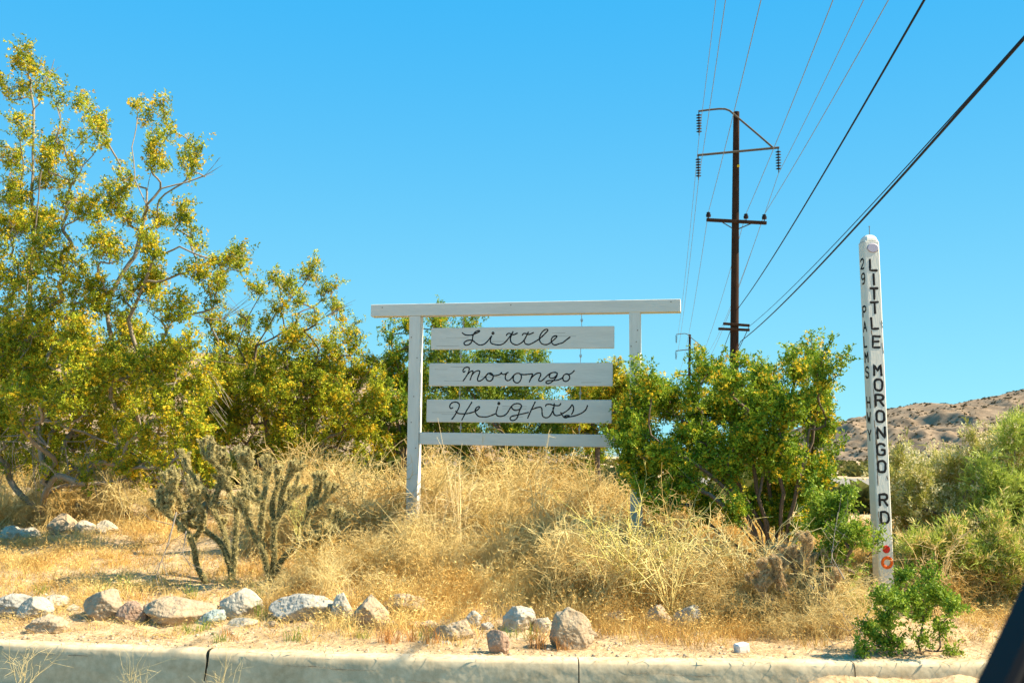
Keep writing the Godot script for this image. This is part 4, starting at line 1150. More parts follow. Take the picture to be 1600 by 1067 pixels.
	bush("creosote_bush", on_ground(-2.91, -12.7), [-3.282, 3.563, -12.591, 0.085, -3.199, 3.775, -13.074, 0.082, -2.757, 3.52, -12.083, 0.082, -2.717, 3.776, -12.924, 0.081, -2.499, 3.589, -13.23, 0.083, -2.285, 3.349, -12.783, 0.074, -2.278, 3.212, -13.003, 0.056, -2.586, 3.277, -12.049, 0.07, -2.925, 3.263, -12.508, 0.084, -2.434, 3.049, -12.109, 0.082, -2.161, 3.053, -13.083, 0.057, -1.989, 2.758, -12.313, 0.063, -3.129, 3.102, -12.534, 0.085, -3.623, 3.244, -13.299, 0.077, -2.925, 3.049, -13.093, 0.088, -3.424, 2.722, -13.266, 0.29, -2.75, 2.655, -12.535, 0.274, -2.352, 2.581, -12.583, 0.275, -1.995, 2.447, -12.921, 0.216, -3.389, 2.168, -12.571, 0.291, -2.841, 2.077, -12.307, 0.285, -2.396, 2.048, -12.465, 0.288, -1.859, 1.956, -12.105, 0.233, -3.571, 1.681, -12.428, 0.208, -3.219, 1.616, -13.284, 0.222, -2.617, 1.619, -13.244, 0.187, -3.784, 2.466, -12.778, 0.214, -3.666, 2.86, -12.599, 0.162, -1.891, 1.611, -12.374, 0.143, -1.619, 2.147, -12.025, 0.124, -2.579, 1.45, -12.281, 0.126, -3.661, 1.941, -12.995, 0.284, -3.204, 2.37, -13.114, 0.303, -2.552, 2.323, -12.406, 0.271, -2.239, 1.701, -13, 0.234, -3.387, 1.364, -12.985, 0.167, -1.721, 1.619, -12.872, 0.132, -3.864, 2.015, -12.83, 0.214, -2.328, 2.197, -12.963, 0.283, -2.774, 1.765, -12.409, 0.271, -1.827, 2.612, -12.886, 0.099], [[Vector3(-2.872, 0.971, -12.6), Vector3(-3.081, 1.609, -12.713), Vector3(-3.34, 2.348, -12.826), Vector3(-3.316, 2.847, -12.826), Vector3(-3.081, 3.267, -12.826), Vector3(-2.759, 3.606, -12.826), Vector3(-2.639, 3.776, -12.826)], [Vector3(-2.872, 0.971, -12.6), Vector3(-2.709, 1.532, -12.886), Vector3(-2.53, 2.039, -13.171), Vector3(-2.029, 2.296, -13.171), Vector3(-1.694, 2.468, -13.171)], [Vector3(-2.872, 0.971, -12.6), Vector3(-3.276, 1.365, -12.874), Vector3(-3.772, 1.527, -13.148), Vector3(-4.206, 1.86, -13.148), Vector3(-4.739, 2.448, -13.148)], [Vector3(-3.258, 2.822, -12.6), Vector3(-2.94, 2.99, -12.611), Vector3(-2.457, 3.159, -12.622), Vector3(-2.258, 3.367, -12.622)], [Vector3(-3.281, 2.332, -12.6), Vector3(-3.507, 2.823, -12.618), Vector3(-3.401, 3.155, -12.635), Vector3(-3.17, 3.571, -12.635)]],
		{"seed": 2, "label": "spreading creosote bush with sparse dark top sprays left of the sign frame", "tips": 1450, "shoots": 60, "per_tip": 4.6, "reach": 0.13, "kinds": sunny, "bark": M.bark_dark, "most": 0.04, "tip_r": 0.0026, "bare": [[Vector3(-1.91, 2.247, -12.4), Vector3(-1.52, 2.65, -12.4)], [Vector3(-2.414, 3.129, -12.4), Vector3(-2.056, 3.293, -12.4)], [Vector3(-3.338, 3.123, -12.4), Vector3(-3.629, 3.365, -12.4)], [Vector3(-2.606, 1.529, -12.4), Vector3(-2.592, 1.058, -12.4)], [Vector3(-3.155, 1.368, -12.4), Vector3(-3.46, 1.053, -12.4)]]})
	bush("creosote_bush", on_ground(-1.381, -13.2), [-1.335, 3.098, -12.866, 0.083, -1.318, 3.291, -13.537, 0.061, -1.677, 3.035, -13.637, 0.053, -1.572, 2.725, -13.177, 0.102, -1.384, 2.878, -13.391, 0.103, -1.51, 2.489, -13.42, 0.207, -1.293, 2.404, -13.43, 0.19, -1.564, 2.031, -12.872, 0.215, -1.291, 2.018, -13.48, 0.225, -1.521, 1.626, -13.281, 0.205, -1.188, 1.63, -13.366, 0.206, -1.021, 3.15, -13.121, 0.059, -0.909, 3.264, -13.324, 0.051, -1.805, 1.799, -13.475, 0.156, -1.713, 2.395, -13.337, 0.137], [],
		{"seed": 3, "label": "thin topped creosote bush directly behind the left sign post", "tips": 620, "shoots": 16, "per_tip": 4.8, "reach": 0.14, "kinds": green, "bark": M.bark_dark, "bare": [[Vector3(-1.698, 2.47, -13.2), Vector3(-1.832, 2.769, -13.2)], [Vector3(-1.781, 2.385, -13.2), Vector3(-1.953, 2.469, -13.2)], [Vector3(-1.365, 2.9, -13.2), Vector3(-1.285, 3.202, -13.2)]]})
	bush("creosote_bush", on_ground(-0.257, -13.9), [-1.091, 2.773, -14.109, 0.218, -0.721, 2.855, -13.139, 0.22, -0.545, 3.179, -13.324, 0.051, -0.536, 3.338, -13.717, 0.044, -0.898, 2.448, -14.01, 0.27, -1.026, 1.973, -13.407, 0.258, -0.316, 2.819, -14.06, 0.199, 0.002, 2.768, -13.983, 0.198, 0.324, 2.718, -13.159, 0.118, 0.464, 2.661, -13.76, 0.08, 0.392, 2.457, -13.417, 0.121, -0.335, 2.307, -13.176, 0.305, 0.176, 2.189, -13.287, 0.256, -0.685, 1.635, -13.544, 0.261, 0.008, 1.637, -13.354, 0.275, 0.606, 1.896, -13.371, 0.223, 0.681, 1.554, -13.15, 0.22, -0.699, 1.989, -13.751, 0.265, 0.357, 1.73, -13.632, 0.21, -0.173, 2, -13.957, 0.269, 1.166, 1.475, -13.926, 0.179], [],
		{"seed": 4, "label": "dense dark green bush filling the gaps between the sign boards", "tips": 900, "shoots": 8, "per_tip": 5.8, "reach": 0.18, "kinds": deep, "bark": M.bark_dark})
	bush("creosote_bush", on_ground(1.175, -12.6), [0.841, 2.223, -12.39, 0.096, 1.085, 2.341, -12.923, 0.116, 1.182, 2.41, -12.201, 0.078, 1.309, 2.315, -12.524, 0.113, 1.401, 2.148, -12.423, 0.144, 1.091, 2.072, -12.528, 0.161, 0.794, 1.94, -12.292, 0.142, 1.326, 1.884, -12.865, 0.198, 0.967, 1.71, -12.499, 0.161, 1.654, 2.022, -12.229, 0.141], [],
		{"seed": 5, "label": "yellow flecked bush behind the right end of the sign boards", "tips": 420, "shoots": 14, "per_tip": 5.0, "reach": 0.14, "kinds": sunny, "bark": M.bark_dark})
	bush("creosote_bush", on_ground(2.403, -9.5), [1.245, 2.011, -9.425, 0.133, 1.256, 2.023, -8.854, 0.06, 1.161, 1.779, -9.35, 0.078, 1.073, 1.538, -9.123, 0.07, 1.207, 1.648, -9.389, 0.169, 1.546, 1.941, -9.804, 0.139, 1.461, 2.045, -9.65, 0.065, 1.69, 1.978, -9.211, 0.078, 1.778, 2.127, -9.644, 0.044, 1.818, 2.199, -9.457, 0.037, 1.82, 2.212, -9.156, 0.031, 1.998, 2.089, -8.906, 0.121, 2.174, 2.319, -9.406, 0.048, 1.994, 2.182, -9.37, 0.064, 2.525, 2.092, -9.803, 0.144, 2.437, 2.25, -9.815, 0.067, 2.703, 2.22, -9.419, 0.096, 2.597, 2.374, -9.136, 0.036, 2.903, 2.341, -9.733, 0.066, 2.704, 2.195, -8.751, 0.059, 2.794, 2.091, -8.869, 0.06, 2.889, 2.006, -9.372, 0.095, 2.782, 1.9, -9.427, 0.158, 2.404, 1.845, -8.905, 0.183, 2.186, 1.897, -9.442, 0.218, 1.877, 1.846, -9.73, 0.213, 1.41, 1.412, -9.163, 0.177, 1.775, 1.531, -9.225, 0.19, 2.076, 1.531, -8.999, 0.208, 2.44, 1.505, -9.071, 0.21, 2.985, 1.668, -9.82, 0.126, 2.907, 1.742, -9.168, 0.059, 2.857, 1.262, -9.807, 0.164, 2.492, 1.2, -9.755, 0.15, 2.638, 1.033, -9.405, 0.109, 2.721, 1.164, -9.036, 0.093, 1.635, 1.162, -9.829, 0.101, 2.877, 1.361, -9.296, 0.084, 1.111, 1.41, -9.207, 0.095, 1.979, 1.272, -9.101, 0.105, 2.879, 0.86, -9.833, 0.076, 1.251, 1.264, -9.291, 0.119, 1.362, 1.041, -9.065, 0.105, 1.776, 1.004, -9.275, 0.119, 1.982, 0.969, -8.884, 0.091, 2.463, 0.883, -9.434, 0.121, 2.642, 0.751, -9.238, 0.083, 1.597, 1.27, -9.072, 0.128, 2.608, 1.174, -9.61, 0.148, 2.34, 0.989, -9.659, 0.099], [[Vector3(2.471, 0.388, -9.4), Vector3(2.269, 0.67, -9.157), Vector3(1.932, 0.967, -8.913), Vector3(1.653, 1.19, -8.913), Vector3(1.485, 1.357, -8.913)], [Vector3(2.454, 0.388, -9.4), Vector3(2.423, 0.648, -9.416), Vector3(2.197, 1.058, -9.433), Vector3(2.024, 1.414, -9.433)], [Vector3(2.442, 0.388, -9.4), Vector3(2.491, 0.718, -9.287), Vector3(2.488, 1.129, -9.174), Vector3(2.439, 1.535, -9.174)], [Vector3(2.471, 0.388, -9.4), Vector3(2.687, 0.633, -9.618), Vector3(2.893, 0.922, -9.835), Vector3(2.983, 1.232, -9.835)], [Vector3(2.43, 0.388, -9.4), Vector3(2.274, 0.666, -9.541), Vector3(1.977, 0.986, -9.682), Vector3(1.612, 1.258, -9.682), Vector3(1.305, 1.409, -9.682)], [Vector3(2.46, 0.388, -9.4), Vector3(2.347, 0.747, -9.273), Vector3(2.246, 1.071, -9.146), Vector3(2.315, 1.534, -9.146), Vector3(2.382, 1.884, -9.146)], [Vector3(2.466, 0.388, -9.4), Vector3(2.536, 0.689, -9.284), Vector3(2.571, 1.014, -9.168), Vector3(2.669, 1.42, -9.168), Vector3(2.757, 1.829, -9.168)], [Vector3(2.383, 0.416, -9.4), Vector3(2.231, 0.779, -9.227), Vector3(1.909, 1.187, -9.055), Vector3(1.625, 1.414, -9.055), Vector3(1.337, 1.585, -9.055)], [Vector3(2.383, 0.416, -9.4), Vector3(2.393, 0.749, -9.644), Vector3(2.212, 1.226, -9.889), Vector3(2.031, 1.664, -9.889), Vector3(1.911, 2.043, -9.889)], [Vector3(2.383, 0.416, -9.4), Vector3(2.366, 0.832, -9.297), Vector3(2.234, 1.301, -9.193), Vector3(2.185, 1.768, -9.193), Vector3(2.105, 2.181, -9.193)], [Vector3(2.413, 0.417, -9.4), Vector3(2.496, 0.822, -9.454), Vector3(2.431, 1.296, -9.508), Vector3(2.627, 1.842, -9.508), Vector3(2.73, 2.271, -9.508)], [Vector3(2.413, 0.417, -9.4), Vector3(2.567, 0.769, -9.387), Vector3(2.693, 1.182, -9.375), Vector3(2.824, 1.598, -9.375), Vector3(2.926, 2.019, -9.375)], [Vector3(2.413, 0.417, -9.4), Vector3(2.166, 0.583, -9.472), Vector3(1.766, 0.931, -9.545), Vector3(1.526, 1.11, -9.545)]],
		{"seed": 6, "label": "rounded green creosote bush with yellow flowers covering the right sign post", "tips": 1650, "shoots": 60, "per_tip": 4.0, "reach": 0.10, "kinds": green, "bark": M.bark_dark, "most": 0.019, "tip_r": 0.0024})
	bush("creosote_sapling", on_ground(2.722, -7.95), [2.61, 1.016, -8.102, 0.092, 2.535, 0.884, -8.172, 0.083, 2.626, 0.858, -7.859, 0.098, 2.949, 0.779, -8.18, 0.032, 2.541, 0.702, -7.95, 0.099, 2.747, 0.552, -8.067, 0.036, 2.654, 0.283, -7.968, 0.063, 2.731, 0.117, -7.948, 0.054, 2.446, 1.068, -8.065, 0.046, 2.693, 1.132, -8.032, 0.059, 2.839, 0.726, -7.981, 0.023, 2.666, 0.429, -8.173, 0.065, 2.494, 0.663, -8.095, 0.055], [],
		{"seed": 7, "label": "small fresh green creosote growing against the foot of the street post", "tips": 210, "shoots": 8, "per_tip": 3.0, "kinds": fresh, "bark": M.bark_dark, "most": 0.015, "tip_r": 0.002, "step": 0.08, "reach": 0.08})
	bush("creosote_sapling", on_ground(2.78, -6.92), [2.514, 0.517, -6.665, 0.047, 2.483, 0.38, -6.751, 0.052, 2.554, 0.222, -6.832, 0.048, 2.728, 0.074, -7.017, 0.036, 2.825, 0.406, -7.005, 0.059, 2.882, 0.532, -6.868, 0.062, 2.894, 0.48, -6.656, 0.038, 2.799, 0.221, -6.961, 0.036, 2.874, 0.309, -6.821, 0.039, 3.007, 0.111, -6.88, 0.031, 2.506, 0.224, -6.933, 0.036, 2.596, 0.042, -6.903, 0.031, 2.921, 0.193, -6.843, 0.026, 2.714, 0.619, -7.015, 0.041, 2.796, 0.675, -6.804, 0.035, 2.483, 0.517, -6.807, 0.039, 2.464, 0.278, -6.991, 0.04, 2.325, 0.198, -6.729, 0.035, 2.691, 0.545, -6.769, 0.039], [],
		{"seed": 8, "label": "wispy bright green shoots at the kerb beside the street post", "tips": 250, "per_tip": 2.2, "kinds": fresh, "bark": M.bark_dark, "most": 0.008, "tip_r": 0.0018, "step": 0.08, "reach": 0.06})
	var pale := [["needle", "leaves", 0.8, Color(0.30, 0.30, 0.05), Color(0.64, 0.60, 0.17), 1.0], ["tuft", "flower_heads", 0.5, Color(0.58, 0.50, 0.22), Color(0.86, 0.78, 0.46), 1.2]]
	var grassy := [["needle", "leaves", 1.0, Color(0.25, 0.33, 0.035), Color(0.54, 0.60, 0.12), 1.0], ["tuft", "flower_heads", 0.10, Color(0.38, 0.33, 0.13), Color(0.66, 0.58, 0.30), 1.0]]
	bush("rabbitbrush", on_ground(4.222, -10), [3.996, 1.235, -10.23, 0.118, 3.8, 1.102, -9.466, 0.146, 4.164, 0.818, -10.236, 0.184, 4.382, 1.272, -10.095, 0.13, 4.226, 1.029, -9.833, 0.19, 4.271, 1.372, -9.686, 0.075, 3.888, 0.947, -10.181, 0.092, 4.118, 0.523, -10.311, 0.172, 4.179, 0.743, -9.543, 0.184, 4.536, 1.184, -9.878, 0.152, 3.847, 1.366, -9.949, 0.064, 4.532, 0.904, -9.898, 0.153, 4, 0.365, -9.731, 0.113, 4.455, 1.344, -9.554, 0.086, 4.854, 1.467, -9.986, 0.103, 5.037, 1.63, -10.212, 0.079, 4.787, 1.527, -9.468, 0.097, 4.144, 0.437, -9.63, 0.136, 4.005, 0.246, -10.22, 0.118, 4.376, 0.158, -10.192, 0.131, 4.726, 0.706, -10.064, 0.168], [],
		{"seed": 9, "label": "pale green brush with cream flower heads behind the street post", "tips": 700, "shoots": 40, "per_tip": 6.0, "kinds": pale, "bark": M.bark_dark, "most": 0.02, "tip_r": 0.0022})
	bush("rabbitbrush", on_ground(4.689, -9.4), [4.311, 1.146, -9.02, 0.165, 4.824, 1.189, -9.578, 0.175, 5.125, 1.369, -9.783, 0.179, 4.73, 0.812, -9.799, 0.203, 4.918, 0.83, -9.561, 0.21, 4.233, 0.524, -9.039, 0.166, 4.832, 0.401, -9.674, 0.201, 4.818, 0.513, -9.175, 0.19, 4.322, 0.18, -9.517, 0.139, 4.796, 0.03, -9.762, 0.155, 5.115, 1.01, -9.57, 0.234, 4.578, 1.576, -9.108, 0.067, 4.792, 1.638, -9.234, 0.079], [],
		{"seed": 10, "label": "taller fresh green brush with narrow leaves beyond the street post", "tips": 600, "shoots": 25, "per_tip": 6.0, "kinds": grassy, "bark": M.bark_dark, "most": 0.02, "tip_r": 0.0022})
	bush("rabbitbrush", on_ground(4.099, -8.9), [3.615, 0.367, -9.151, 0.094, 3.684, 0.53, -8.69, 0.112, 4.076, 0.337, -8.966, 0.127, 4.296, 0.244, -8.848, 0.125, 3.837, 0.209, -8.697, 0.084, 4.536, 0.421, -8.973, 0.138, 3.484, 0.297, -8.626, 0.067, 4.112, 0.562, -8.665, 0.111, 4.503, 0.167, -8.828, 0.125, 3.831, 0.617, -8.643, 0.122, 4.237, 0.62, -8.635, 0.133, 3.782, 0.255, -8.945, 0.08, 4.214, 0.077, -9.045, 0.081, 4.533, -0.045, -9.127, 0.082, 3.576, 0.665, -8.681, 0.078, 4.602, 0.655, -8.859, 0.148], [],
		{"seed": 11, "label": "low grassy green brush mixed with straw at the foot of the pale brush", "tips": 640, "shoots": 40, "per_tip": 5.0, "kinds": [grassy[0], ["needle", "dry_leaves", 0.5, Color(0.60, 0.44, 0.14), Color(0.86, 0.70, 0.30), 1.0]], "bark": M.bark_dark, "most": 0.012, "tip_r": 0.002})

# ---------------------------------------------------------------- cholla cactus
func lumpy(g: Geo, pts: PackedVector3Array, r0: float, r1: float, segs: Array) -> void:
	var fine := PackedVector3Array()
	var rr := PackedFloat32Array()
	var m := pts.size()
	var total := 0
	for i in m - 1:
		total += maxi(2, int(pts[i].distance_to(pts[i + 1]) / 0.016))
	var done := 0
	for i in m - 1:
		var n := maxi(2, int(pts[i].distance_to(pts[i + 1]) / 0.016))
		var a := pts[maxi(i - 1, 0)]
		var d := pts[mini(i + 2, m - 1)]
		for k in n:
			var s := float(done) / total
			fine.append(pts[i].cubic_interpolate(pts[i + 1], a, d, float(k) / n))
			rr.append(lerpf(r0, r1, s) * (1.06 if done % 2 == 0 else 0.94) * rf(0.95, 1.05))
			done += 1
	fine.append(pts[m - 1])
	rr.append(r1 * 0.45)
	g.tube(fine, rr, 9)
	for i in fine.size() - 1:
		segs.append([fine[i], fine[i + 1], rr[i]])

func joint(g: Geo, from: Vector3, dir: Vector3, ln: float, r: float, depth: int, segs: Array) -> void:
	var bend := (dir + Vector3.UP * 0.25 + rdir() * 0.12).normalized()
	var mid := from + dir * ln * 0.5
	var end := mid + bend * ln * 0.5
	lumpy(g, PackedVector3Array([from, mid, end]), r * 0.92, r, segs)
	if depth > 0:
		for k in rng.randi_range(1, 3):
			var out := (bend * 0.7 + rdir() * 0.75 + Vector3.UP * 0.45).normalized()
			joint(g, end - bend * ln * rf(0.0, 0.45), out, ln * rf(0.65, 1.0), r * rf(0.85, 1.0), depth - 1, segs)

func cholla(at: Vector3, limbs: Array, seed_: int, label: String, skin: Material, fringe: Color, fringe2: Color, depth := 2, r0 := 0.027, size := 0.76) -> void:
	rng.seed = seed_
	var root := thing("cholla_cactus", at, label, "cactus")
	var segs := []
	for l in limbs:
		var g := Geo.new()
		var pts := PackedVector3Array()
		for p in l:
			pts.append(p - at)
		lumpy(g, pts, r0, 0.024 * size, segs)
		var m := pts.size()
		var d := (pts[m - 1] - pts[m - 2]).normalized()
		for k in 3:
			joint(g, pts[m - 1] - d * rf(0.0, 0.03), (d + Vector3.UP * 0.4 + rdir() * 0.7).normalized(), rf(0.10, 0.17) * size, rf(0.017, 0.022) * size, depth, segs)
		for i in range(maxi(1, m / 2), m - 1):
			joint(g, pts[i], (d * 0.3 + rdir() * 0.9 + Vector3.UP * 0.35).normalized(), rf(0.08, 0.14) * size, rf(0.016, 0.021) * size, depth - 1, segs)
		part("branch", g, skin, root)
	# spine clusters
	var sg := Geo.new()
	for k in 11:
		var dir := (rdir() + Vector3.UP * 0.7).normalized()
		sg.leaf(Vector3.ZERO, dir, dir.cross(rdir()).normalized(), rf(0.014, 0.025), 0.0028, 0.1)
	var mesh := sg.mesh(M.straw)
	var where := []
	var tint := PackedColorArray()
	for s in segs:
		var ax: Vector3 = (s[1] - s[0]).normalized()
		var thick: bool = s[2] > 0.026
		for k in (5 if thick else 7):
			var out := (rdir() - ax * 0.0)
			out = (out - ax * out.dot(ax)).normalized()
			where.append(Transform3D(facing((out + ax * 0.35).normalized(), rf(0, TAU)) * rf(0.7, 1.15), s[0].lerp(s[1], rng.randf()) + out * s[2] * 0.92))
			tint.append(fringe.lerp(fringe2, rng.randf()))
	many("spines", mesh, where, tint, root)

func build_cacti() -> void:
	cholla(on_ground(-2.148, -8.95), [[Vector3(-2.106, 0.208, -8.95), Vector3(-2.132, 0.417, -8.909), Vector3(-2.173, 0.602, -8.868), Vector3(-2.232, 0.696, -8.868), Vector3(-2.28, 0.789, -8.868), Vector3(-2.336, 0.927, -8.868)], [Vector3(-2.106, 0.357, -8.95), Vector3(-2.026, 0.521, -8.972), Vector3(-1.893, 0.654, -8.994), Vector3(-1.833, 0.743, -8.994), Vector3(-1.805, 0.94, -8.994), Vector3(-1.735, 1.082, -8.994)], [Vector3(-1.884, 0.657, -8.95), Vector3(-1.748, 0.653, -8.948), Vector3(-1.686, 0.692, -8.945)], [Vector3(-1.824, 0.747, -8.95), Vector3(-1.707, 0.768, -9.046), Vector3(-1.64, 0.807, -9.143)], [Vector3(-2.107, 0.384, -8.95), Vector3(-2.083, 0.559, -8.922), Vector3(-2.085, 0.794, -8.895), Vector3(-2.038, 0.922, -8.895), Vector3(-1.952, 1.04, -8.895)], [Vector3(-2.193, 0.594, -8.95), Vector3(-2.192, 0.796, -8.852), Vector3(-2.154, 1.034, -8.755), Vector3(-2.133, 1.227, -8.755)], [Vector3(-1.796, 0.943, -8.95), Vector3(-1.677, 1.054, -8.993)], [Vector3(-2.051, 0.919, -8.95), Vector3(-2.022, 1.085, -8.873), Vector3(-1.953, 1.254, -8.796)], [Vector3(-2.098, 0.79, -8.95), Vector3(-2.128, 0.995, -8.979), Vector3(-2.085, 1.192, -9.008)], [Vector3(-2.202, 1.024, -8.95), Vector3(-2.298, 1.164, -8.951), Vector3(-2.332, 1.305, -8.953)]], 71, "upright branching cholla cactus with dark trunk and straw coloured spines behind the boulders", M.cholla_skin, Color(0.46, 0.39, 0.15), Color(0.78, 0.66, 0.33))
	cholla(on_ground(-2.564, -9.15), [[Vector3(-2.506, 0.234, -9.15), Vector3(-2.58, 0.551, -9.265), Vector3(-2.679, 0.755, -9.38), Vector3(-2.782, 0.954, -9.38), Vector3(-2.866, 1.107, -9.38)], [Vector3(-2.506, 0.234, -9.15), Vector3(-2.494, 0.715, -9.165), Vector3(-2.507, 0.954, -9.181), Vector3(-2.578, 1.127, -9.181)], [Vector3(-2.544, 0.471, -9.15), Vector3(-2.63, 0.638, -9.184), Vector3(-2.79, 0.749, -9.218), Vector3(-2.908, 0.794, -9.218)], [Vector3(-2.72, 0.256, -9.15), Vector3(-2.805, 0.449, -9.084), Vector3(-2.839, 0.663, -9.017), Vector3(-2.918, 0.78, -9.017), Vector3(-3.049, 0.898, -9.017)], [Vector3(-2.714, 0.966, -9.15), Vector3(-2.672, 1.127, -9.164), Vector3(-2.653, 1.271, -9.179)], [Vector3(-2.961, 0.77, -9.15), Vector3(-2.958, 0.957, -9.081), Vector3(-2.999, 1.102, -9.012)], [Vector3(-2.499, 0.956, -9.15), Vector3(-2.453, 1.097, -9.22), Vector3(-2.49, 1.27, -9.29)], [Vector3(-2.796, 1.115, -9.15), Vector3(-2.907, 1.241, -9.155)], [Vector3(-2.881, 0.651, -9.15), Vector3(-2.753, 0.847, -9.047), Vector3(-2.773, 0.993, -8.945)], [Vector3(-3.094, 0.889, -9.15), Vector3(-3.132, 1.013, -9.076), Vector3(-3.071, 1.13, -9.001)], [Vector3(-2.569, 1.128, -9.15), Vector3(-2.605, 1.273, -9.114), Vector3(-2.685, 1.359, -9.078)]], 72, "bushy cholla cactus with several thin trunks beside the upright cholla", M.cholla_skin, Color(0.46, 0.39, 0.15), Color(0.78, 0.66, 0.33))
	cholla(on_ground(2.341, -7.9), [[Vector3(2.311, 0.05, -7.9), Vector3(2.317, 0.236, -7.947), Vector3(2.308, 0.425, -7.995), Vector3(2.284, 0.574, -7.995)], [Vector3(2.302, 0.204, -7.9), Vector3(2.188, 0.367, -7.836), Vector3(2.073, 0.479, -7.772), Vector3(2.003, 0.559, -7.772)], [Vector3(2.287, 0.32, -7.9), Vector3(2.382, 0.471, -7.943), Vector3(2.458, 0.577, -7.985)], [Vector3(2.281, 0.437, -7.9), Vector3(2.242, 0.53, -7.931), Vector3(2.193, 0.633, -7.962)], [Vector3(2.199, 0.126, -7.9), Vector3(2.144, 0.293, -7.817), Vector3(2.094, 0.438, -7.734), Vector3(2.052, 0.571, -7.734)], [Vector3(2.404, 0.128, -7.9), Vector3(2.405, 0.277, -7.934), Vector3(2.373, 0.409, -7.967), Vector3(2.359, 0.546, -7.967)], [Vector3(2.244, 0.088, -7.9), Vector3(2.156, 0.197, -7.818), Vector3(2.024, 0.304, -7.736), Vector3(1.937, 0.399, -7.736)], [Vector3(2.301, 0.166, -7.9), Vector3(2.409, 0.313, -7.825), Vector3(2.435, 0.457, -7.75)], [Vector3(2.167, 0.281, -7.9), Vector3(2.051, 0.375, -7.919), Vector3(1.942, 0.43, -7.938)], [Vector3(2.281, 0.437, -7.9), Vector3(2.306, 0.599, -7.848), Vector3(2.266, 0.701, -7.795)]], 73, "half dead brown cholla tangled in dry stems near the street post", M.cholla_dead, Color(0.50, 0.36, 0.18), Color(0.82, 0.64, 0.38), 3, 0.013, 0.46)

# ---------------------------------------------------------------- dry grass and stems
func blade(g: Geo, p: Vector3, lean: Vector3, h: float, w: float) -> void:
	var side := lean.cross(Vector3.UP).normalized().rotated(Vector3.UP, rf(-1.2, 1.2))
	var s := g.v.size()
	var up := Vector3.UP
	for k in 4:
		var t := k / 3.0
		var q := p + up * h * t * (1.0 - 0.25 * t * lean.length()) + lean * h * t * t
		var ww := w * (1.0 - 0.8 * t)
		g.v.append_array([q - side * ww * 0.5, q + side * ww * 0.5])
		var nn := side.cross(up).normalized()
		g.n.append_array([nn, nn])
	for k in 3:
		var a := s + k * 2
		g.ix.append_array([a, a + 2, a + 1, a + 1, a + 2, a + 3])

func tuft_mesh(seed_: int, count: int, h0: float, h1: float, rad: float, lean: float, w: float, heads := 0.0) -> ArrayMesh:
	rng.seed = seed_
	var g := Geo.new()
	for k in count:
		var p := Vector3(rf(-1, 1), 0, rf(-1, 1)) * rad
		var l := Vector3(rf(-1, 1), 0, rf(-1, 1)) * lean + p.normalized() * lean * 0.4
		var h := rf(h0, h1)
		blade(g, p - Vector3(0, 0.02, 0), l, h, w * rf(0.7, 1.3))
		if rng.randf() < heads:      # nodding seed head
			var tip := p + Vector3.UP * h * (1.0 - 0.25 * l.length()) + l * h
			for j in 3:
				var d := (l.normalized() * 0.8 + Vector3.UP * 0.5 + rdir() * 0.45).normalized()
				g.leaf(tip, d, d.cross(rdir()).normalized(), rf(0.025, 0.045), rf(0.004, 0.007))
	return g.mesh(M.straw)

# a dead mustard skeleton: arching stems that fork and tangle
func skeleton_mesh(seed_: int, stems: int, h: float, out: float, thick: float, wild := 1.0, base := 0.03) -> ArrayMesh:
	rng.seed = seed_
	var g := Geo.new()
	for k in stems:
		var an := rf(0, TAU)
		var away := Vector3(cos(an), 0, sin(an)) * out * rf(0.2, 1.0)
		var foot := Vector3(rf(-1, 1), -0.02, rf(-1, 1)) * Vector3(base, 1, base)
		var top := away + Vector3.UP * h * rf(0.4, 1.0) + rdir() * 0.1 * wild
		var p1 := away * 0.15 + Vector3.UP * h * rf(0.3, 0.5)
		var p2 := away * 0.6 + Vector3.UP * h * rf(0.6, 1.0) + rdir() * 0.08
		var pts := PackedVector3Array()
		var rr := PackedFloat32Array()
		for i in 8:
			var t := i / 7.0
			pts.append((foot + Vector3(rf(-0.006, 0.006), 0.0, rf(-0.006, 0.006))).bezier_interpolate(p1, p2, top, t))
			rr.append(lerpf(thick, thick * 0.4, t))
		g.tube(pts, rr, 3, false)
		for j in rng.randi_range(4, 7):
			var i0 := rng.randi_range(2, 6)
			var a := pts[i0]
			var d := (pts[i0 + 1] - pts[i0]).normalized()
			var dir := (d * 0.5 + rdir() * 0.9 * wild + Vector3.UP * 0.25).normalized()
			var ln := rf(0.10, 0.28)
			var b := a + dir * ln * 0.5 + rdir() * 0.015
			var c := b + (dir + rdir() * 0.55 + Vector3.UP * rf(-0.4, 0.4)).normalized() * ln * 0.5
			g.tube(PackedVector3Array([a, b, c]), PackedFloat32Array([thick * 0.55, thick * 0.48, thick * 0.3]), 3, false)
			for q in rng.randi_range(1, 3):
				var s := a.lerp(b, rng.randf()) if q == 0 else b.lerp(c, rng.randf())
				var e := s + (dir * 0.6 + rdir()).normalized() * rf(0.04, 0.11)
				g.tube(PackedVector3Array([s, s.lerp(e, 0.5) + rdir() * 0.008, e]), PackedFloat32Array([thick * 0.4, thick * 0.38, thick * 0.25]), 3, false)
	return g.mesh(M.straw)

